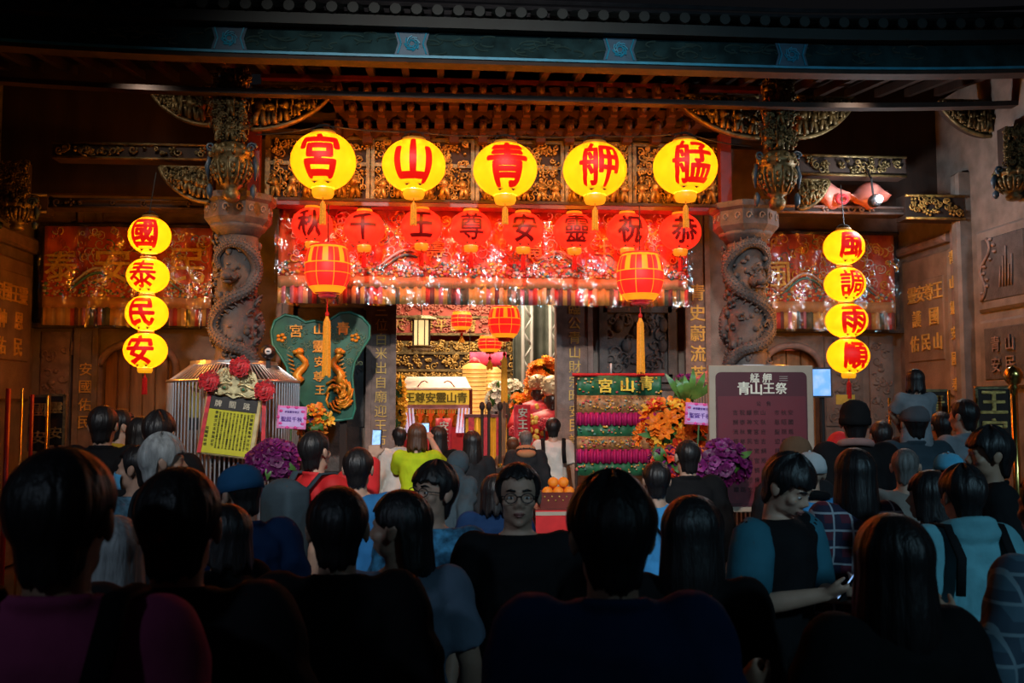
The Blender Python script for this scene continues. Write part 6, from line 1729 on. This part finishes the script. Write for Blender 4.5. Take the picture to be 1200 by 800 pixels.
def person(px, top, d, label, top_c='black', kind='jacket', hair='short', hair_m=None, pose='down', yaw=0, hy=0, hp_=0, roll=0, skin=0, legs='charcoal', bend=0, z0=None, sit=False, wear=(), group=None, seed=None, sc=None):
    """px, top: pixel of the crown of the head; d: depth; yaw 0 faces the temple, 180 the camera"""
    seed = seed if seed is not None else int(px * 7 + top)
    p = at(px, top, d); std = 1.735 if not bend else .95 + .785 * math.cos(R(bend) * .95)
    sc = sc or min(1.10, max(.80, (p.z - (z0 or 0)) / std))
    P = empty('person', (p.x, d, p.z - sc * std if z0 is None and False else (z0 or 0)), R(yaw), label, 'person', group)
    P.scale = (sc, sc, sc); PEOPLE.append((round(px), round(sc * std, 2), round(p.z - (z0 or 0), 2)))
    if bend:                                     # keep the head over its pixel
        off = Matrix.Rotation(R(yaw), 3, 'Z') @ Vector((0, math.sin(R(bend)) * .72 * sc, 0)); P.location.x -= off.x; P.location.y -= off.y
    hy, hp_, roll, bend = R(hy), R(hp_), R(roll), R(bend)
    v, f = cached(('body', pose, sit), lambda: make_body(pose, sit))
    body = put('body', bend_body(turn_head(v, hy, hp_, roll), bend), f, skin_m[skin], P)
    HM = head_mat(hy, hp_, roll)
    def hp2(name, q, m, parent=P, label=None, smooth=True): return put_mb(name, q, m, parent, HM, smooth, label, bend)
    if hair:
        hv, hf = hair_mesh(hair, seed); put('hair', bend_body(np.array([tuple(HM @ Vector(p_)) for p_ in hv]), bend), hf, hair_m or hair_k, P)
    v, f = cached(('top', pose, kind), lambda: make_top(pose, kind))
    nm = {'tee': 'tee_shirt', 'shirt': 'shirt', 'jacket': 'jacket', 'hoodie': 'hoodie', 'vest': 'vest'}[kind]
    topo = put(nm, bend_body(v, bend), f, C_[top_c], P)
    v, f = cached(('legs', sit), lambda: make_legs(sit))
    if not bend: 
        me = cached(('legs_me', sit, legs), lambda: put('trousers', v, f, C_[legs], P))
        if me.parent != P: link('trousers', me.data, P)
    else: put('trousers', v, f, C_[legs], P)
    for s in (-1, 1):
        L = leg_pts(s, sit); a = L[2]
        q = MB().ball((a.x, a.y - .005, a.z - .03), (.048, .055, .055), 10, 6).tube([(a.x, a.y - .03, a.z - .045), (a.x, a.y + .08, a.z - .045), (a.x + .005 * s, a.y + .18, a.z - .055)], [.046, .048, .032], 10, flat=.75)
        put('shoe', q.v, q.f, shoe_m, P)
    for wr_ in wear:
        w0 = wr_[0]
        if w0 == 'cap':
            m = wr_[1]; br = wr_[2] if len(wr_) > 2 else 0
            q = MB(); q.lathe([(.101, .012), (.102, .045), (.092, .085), (.066, .115), (.03, .130), (.0, .133)], (0, -.012, HZ), 28, sx=.94, sy=1.14)
            cp = hp2('cap', q, m)
            q = MB(); c0, s0 = math.cos(R(br)), math.sin(R(br))
            def brim(u, v_):
                a = (u - .5) * 2.2; r = 1 + v_ * .75; x, y = .092 * math.sin(a) * (1 + .1 * v_), .10 * math.cos(a) * r
                return (x * c0 - y * s0, -.012 + x * s0 + y * c0, HZ + .018 - .02 * v_ - .012 * (u * 2 - 1) ** 2)
            q.grid(brim, 14, 4, 0); o = len(q.v); q.v += [(a, b, c - .006) for a, b, c in q.v]; q.f += [tuple(reversed([i + o for i in fc])) for fc in q.f]
            hp2('brim', q, m, cp); hp2('button', MB().ball((0, -.012, HZ + .134), .008, 8, 5), m, cp)
        elif w0 == 'beanie':
            q = MB(); q.lathe([(.100, -.012), (.106, .0), (.106, .030), (.101, .034), (.098, .08), (.075, .125), (.03, .148), (0, .15)], (0, -.014, HZ), 28, sx=.92, sy=1.1); hp2('knit_hat', q, wr_[1])
        elif w0 == 'bucket':
            q = MB(); q.lathe([(.155, -.03), (.105, .025), (.098, .08), (.085, .115), (.0, .122)], (0, -.012, HZ), 28, sx=.95, sy=1.08); q.lathe([(.150, -.034), (.10, .02)], (0, -.012, HZ), 28, sx=.95, sy=1.08, cap=False); hp2('bucket_hat', q, wr_[1])
        elif w0 == 'hood':
            q = MB(); q.ball((0, -.03, HZ + .01), (.112, .122, .138), 20, 14); q.ball((0, -.06, HZ - .12), (.12, .10, .09), 16, 10); hp2('raised_hood', q, wr_[1])
        elif w0 == 'glasses':
            q = MB(); zg = HZ + .0
            for s in (-1, 1):
                q.tube([(s * .032 + .024 * math.cos(2 * PI * k / 16), .099 - .006 * abs(math.cos(2 * PI * k / 16)) * (1 if s * math.cos(2 * PI * k / 16) > 0 else 0), zg + .019 * math.sin(2 * PI * k / 16)) for k in range(16)], .0022, 5, closed=True)
                q.tube([(s * .057, .092, zg + .006), (s * .078, .05, zg + .006), (s * .084, -.01, zg + .002)], .0022, 5)
            q.tube([(-.009, .100, zg + .005), (0, .104, zg + .008), (.009, .100, zg + .005)], .0022, 5)
            hp2('spectacles', q, black)
        elif w0 == 'face':
            for s in (-1, 1):
                e = hp2('eye', MB().ball((s * .031, .0775, HZ), (.0125, .007, .0055), 12, 8), eye_w)
                hp2('iris', MB().ball((s * .031, .0835, HZ), (.0052, .0025, .0052), 10, 6), eye_d, e)
                hp2('eyebrow', MB().tube([(s * .014, .094, HZ + .026), (s * .032, .090, HZ + .031), (s * .050, .078, HZ + .026)], [.004, .0048, .002], 6), hair_k)
            hp2('lips', MB().tube([(-.022, .086, HZ - .062), (-.008, .0955, HZ - .0585), (0, .0965, HZ - .060), (.008, .0955, HZ - .0585), (.022, .086, HZ - .062)], [.002, .0055, .005, .0055, .002], 6).tube([(-.017, .087, HZ - .067), (0, .0945, HZ - .069), (.017, .087, HZ - .067)], [.002, .006, .002], 6), pm('lip_tone', (.30, .12, .10), .45, var=.1))
        elif w0 == 'mask':
            q = MB().grid(lambda u, v_: (.078 * math.sin((u - .5) * 2.9), .0 + .108 * math.cos((u - .5) * 2.3) - .012 * v_ * (1 - v_) * 0 + .008 * math.sin(PI * v_), HZ - .105 + .095 * v_ * (1 - .3 * abs(u - .5))), 14, 6, .003); hp2('face_mask', q, pm('blue_mask', (.10, .42, .70), .7, var=.1))
        elif w0 == 'backpack':
            m = wr_[1]; q = MB(); q.box((0, -.23, 1.19), (.30, .17, .44)); q.ball((0, -.23, 1.39), (.15, .085, .07), 14, 8); v2, f2 = remesh(q, .02, 5, .6, 'backpack'); bp = put('backpack', bend_body(v2, bend), f2, m, P)
            put_mb('pocket', MB().box((0, -.325, 1.09), (.22, .04, .18), bev=.02), m, bp, Matrix.Identity(4), False, None, bend)
            for s in (-1, 1): put_mb('strap', MB().tube([(s * .10, -.15, 1.38), (s * .125, -.07, 1.475), (s * .13, .03, 1.475), (s * .14, .125, 1.38), (s * .15, .13, 1.22), (s * .17, .02, 1.08)], .026, 8, flat=.4), m, bp, Matrix.Identity(4), True, None, bend)
        elif w0 == 'straps':
            for s in (-1, 1): put_mb('strap', MB().tube([(s * .13, -.165, 1.20), (s * .12, -.165, 1.36), (s * .125, -.08, 1.485), (s * .13, .03, 1.48), (s * .14, .135, 1.36)], .024, 8, flat=.4), wr_[1], P, Matrix.Identity(4), True, None, bend)
        elif w0 == 'sling':
            s = wr_[2]; put_mb('sling_strap', MB().tube([(-s * .17, -.14, 1.05), (-s * .05, -.16, 1.22), (s * .08, -.13, 1.40), (s * .12, -.05, 1.482), (s * .10, .06, 1.46), (-s * .02, .15, 1.28)], .022, 8, flat=.4), wr_[1], P, Matrix.Identity(4), True, None, bend)
        elif w0 == 'hooddown':
            q = MB(); q.ball((0, -.10, 1.44), (.125, .07, .06), 16, 10); q.tube([(.095 * math.cos(a), -.03 + .08 * math.sin(a), 1.485 - .03 * math.sin(a)) for a in [2 * PI * k / 18 for k in range(18)]], .032, 10, closed=True); put_mb('lowered_hood', q, wr_[1], P, Matrix.Identity(4), True, None, bend)
        elif w0 == 'collar':
            q = MB(); q.tube([(.09 * math.cos(a), -.015 + .078 * math.sin(a), 1.47 - .02 * math.sin(a)) for a in [2 * PI * k / 18 for k in range(18)]], .026, 8, closed=True); put_mb('collar', q, wr_[1], P, Matrix.Identity(4), True, None, bend)
        elif w0 == 'piping':
            for s in (-1, 1): put_mb('piping', MB().tube([(s * .225, -.04, 1.30), (s * .222, -.06, 1.1), (s * .215, -.06, .86)], .020, 6), wr_[1], P, Matrix.Identity(4))
        elif w0 == 'sleeves':
            for s in (-1, 1):
                S, E, W, _, _ = arm_pts(pose, s); put_mb('sleeve', MB().tube([S + Vector((-.03 * s, 0, .045)), S + Vector((0, 0, .01)), S + (E - S) * .2, S + (E - S) * .5, S + (E - S) * .83], [.058, .082, .092, .092, .090], 18), wr_[1], P, Matrix.Identity(4), True, None, bend)
    if pose in ('phone', 'raise') and 'nophone' not in [x[0] for x in wear]:
        _, E, W, _, _ = arm_pts(pose, 1); ph_p = P.matrix_basis @ Vector((0.03, W.y + .085, W.z + (.05 if pose == 'phone' else .09)))
        K = empty('smartphone', tuple(ph_p), P.rotation_euler.z, 'smartphone held by the ' + label.replace('person', 'visitor').split(',')[0][:60].rsplit(' ', 1)[0], 'phone')
        K['label'] = ' '.join(K['label'].split()[:15]); K.rotation_euler = (R(-35 if pose == 'phone' else -4), 0, P.rotation_euler.z)
        MB().box((0, .006, 0), (.076, .009, .155)).build('case', black, K); MB().box((0, -.001, 0), (.070, .006, .146)).build('lit_screen', screen_m, K)
    return P
kb = C_['black']
# ---- nearest row
person(75, 524, 1.74, 'person in a dusky pink top with a dark rucksack, facing the temple', 'pink', 'shirt', 'short', skin=2, wear=(('straps', kb),))
person(212, 547, 2.05, 'person in a plain charcoal jacket in front of the silver-haired visitor', 'charcoal', 'jacket', 'short')
person(397, 569, 2.6, 'person in a plain black jacket beside the woman in grey-blue', 'black', 'jacket', 'short', skin=1)
person(470, 574, 2.95, 'woman with a dark bob in a grey-blue top looking aside', 'greyblue', 'tee', 'tuck', yaw=14, hy=56, skin=1)
person(716, 559, 1.95, 'person in a navy jacket with red piping, facing the temple', 'navy', 'jacket', 'mop', wear=(('piping', C_['maroon']),))
person(812, 582, 2.8, 'long-haired woman in black turned toward the sign board', 'black', 'shirt', 'long', yaw=-20, hy=-42, skin=1)
person(1043, 604, 2.2, 'long-haired woman in black raising one hand near the plaid shirt', 'black', 'jacket', 'long', pose='side', yaw=10)
# ---- people facing the camera
person(607, 542, 3.4, 'man with spectacles in a black tee shirt walking away from the temple', 'black', 'tee', 'short', yaw=178, hy=0, hp_=-2, skin=1, wear=(('face',), ('glasses',)))
person(506, 543, 3.75, 'young man with spectacles in a printed blue shirt looking back', 'print', 'tee', 'mop', yaw=165, hy=-28, hp_=-8, skin=1, wear=(('face',), ('glasses',)))
person(912, 529, 3.6, 'man in a teal-sleeved black tee shirt looking down at his phone', 'black', 'tee', 'mop', pose='phone', yaw=-146, hy=4, hp_=26, skin=1, wear=(('face',), ('sleeves', C_['dteal'])))
# ---- right-hand group
person(1000, 526, 4.3, 'woman with long dark hair in a red and navy plaid shirt', 'plaid', 'shirt', 'long', yaw=5)
person(1060, 523, 5.2, 'grey-haired man in a beige shirt facing the temple', 'beige', 'tee', 'crop', hair_gr, yaw=-12, hy=-18, skin=1)
person(1126, 547, 3.65, 'person in a teal hoodie with dark rucksack straps', 'teal', 'hoodie', 'mop', yaw=4, skin=1, wear=(('straps', kb),))
person(1088, 552, 4.05, 'woman with a dark bob beside the teal hoodie', 'paleblue', 'shirt', 'bob', yaw=30, hy=30)
person(948, 529, 4.9, 'person in a pale cap and light blue shirt', 'sky', 'tee', None, hair_k, yaw=-6, skin=1, wear=(('cap', cap_white, 0), ('collar', C_['black'])))
person(1110, 530, 5.72, 'person in a light blue cap behind the dark bob', 'black', 'jacket', 'short', yaw=8, wear=(('cap', cloth_m('sky_cap_cloth', (.10, .45, .68)), 0),))
person(1128, 467, 7.1, 'person in a grey shirt with a black sling strap by the processional boards', 'grey', 'shirt', 'short', yaw=18, hy=12, skin=1, wear=(('sling', kb, 1),))
person(1157, 502, 4.3, 'person in dark clothes in profile by the ball finial post', 'black', 'jacket', 'mop', yaw=70, hy=10, skin=2)
person(1228, 548, 2.7, 'person in a blue plaid shirt partly hidden by the teal hoodie', 'plaid2', 'shirt', 'short', yaw=20, pose='side')
person(1001, 471, 6.05, 'person in a black knit hat and patterned scarf', 'black', 'jacket', 'short', yaw=-15, wear=(('beanie', kb), ('collar', cloth_m('pale_scarf_cloth', (.35, .20, .18)))))
person(982, 507, 7.0, 'person in a bright red hood beside the black knit hat', 'red', 'hoodie', 'short', wear=(('hood', C_['red']),))
person(931, 514, 5.2, 'person in a brown knit hat in front of the maroon sign', 'charcoal', 'jacket', 'short', yaw=10, wear=(('beanie', C_['brown']),))
person(1102, 482, 7.7, 'person with plain dark hair next to the grey-shirted visitor', 'black', 'jacket', 'short')
person(1032, 493, 7.4, 'person in a tan jacket behind the grey-haired man', 'brown', 'jacket', 'short', yaw=-10)
car = person(1070, 473, 6.5, 'man in a grey cap carrying a child on his shoulders', 'slate', 'jacket', 'short', pose='hold', wear=(('cap', cloth_m('grey_cap_cloth', (.10, .10, .11)), 0),))
ks = .62; cz = car.scale[0] * 1.44
person(1072, 440, 6.5, 'child in a pale top riding on a man wearing a grey cap', 'grey', 'tee', 'bob', pose='grip', sit=True, skin=1, sc=ks, z0=cz - .84 * ks)
# ---- left-hand group
person(193, 510, 4.6, 'silver-haired person in dark clothes seen in profile', 'charcoal', 'shirt', 'mop', hair_wh, yaw=-50, hy=-22, skin=1)
person(160, 522, 5.0, 'person in a printed navy shirt wearing a blue face mask', 'scrib', 'tee', 'short', yaw=60, hy=25, skin=1, wear=(('mask',),))
person(122, 475, 6.4, 'person in a plain black jacket by the arched wooden door', 'black', 'jacket', 'short')
person(143, 479, 7.3, 'person with a mustard yellow collar by the arched wooden door', 'mustard', 'jacket', 'short', yaw=-40, hy=-15, skin=1)
person(187, 483, 6.0, 'dark-haired person in a black jacket next to the steel guard', 'black', 'jacket', 'mop')
person(166, 489, 6.85, 'dark-haired woman between the mustard collar and the steel guard', 'black', 'jacket', 'bob')
person(286, 543, 3.9, 'person in a dark blue cap near the purple orchids', 'navy', 'jacket', 'short', yaw=30, hy=20, hp_=12, skin=1, wear=(('cap', cloth_m('blue_cap_cloth', (.02, .09, .20)), 0),))
person(135, 606, 2.9, 'small elderly person with silver hair in a pale jacket', 'grey', 'jacket', 'bob', hair_wh, yaw=10)
person(262, 592, 3.4, 'short person with a dark bob looking toward the steel guard', 'black', 'jacket', 'bob', yaw=60, hy=40, skin=1)
person(372, 504, 5.6, 'person in a bright red shirt with a rucksack lifting a phone', 'red', 'shirt', 'short', pose='raise', yaw=-46, hy=12, hp_=-6, skin=1, wear=(('backpack', C_['slate']),))
person(420, 524, 5.15, 'person in a plain blue tee shirt by the couplet post', 'blue', 'tee', 'short', yaw=-4, skin=1)
# ---- middle, in front of the doorway
person(805, 513, 5.8, 'person in a black jacket before the orange lilies', 'black', 'jacket', 'crop', yaw=6, skin=1)
person(769, 540, 5.2, 'youth in a bright blue shirt with a black sling strap', 'sky', 'tee', 'short', yaw=-4, skin=1, wear=(('sling', kb, -1),))
person(580, 556, 5.3, 'child with dark hair behind the man in spectacles', 'navy', 'jacket', 'bob')
person(489, 496, 9.0, 'person in a lime shirt photographing the altar', 'lime', 'tee', 'bob', hair_br, pose='raise', yaw=-6, skin=1)
person(514, 499, 9.9, 'woman with long dark hair beside the lime shirt', 'black', 'shirt', 'long', yaw=-8)
person(553, 505, 9.1, 'dark-haired woman before the incense table', 'charcoal', 'shirt', 'long', yaw=10, pose='pray')
person(540, 531, 8.0, 'person in a slate hooded jacket bending toward the incense table', 'slate', 'hoodie', 'short', bend=34, yaw=-30, wear=(('hood', C_['slate']),))
person(616, 503, 10.45, 'person with a shaved head and a tan lowered hood', 'charcoal', 'hoodie', 'crop', hair_gr, skin=1, wear=(('hooddown', cloth_m('tan_hood_cloth', (.42, .20, .10))),))
person(601, 512, 10.95, 'short brown-haired person next to the shaved head', 'brown', 'jacket', 'short', hair_br)
person(648, 489, 10.75, 'person in a white shirt with a dark strap by the door post', 'white', 'tee', 'short', yaw=-5, skin=1, wear=(('straps', kb),))
person(468, 500, 10.65, 'dark-haired person in pale clothes between post and lime shirt', 'white', 'shirt', 'short', yaw=10)
print('PEOPLE', [p for p in PEOPLE if abs(p[1] - p[2]) > .03])
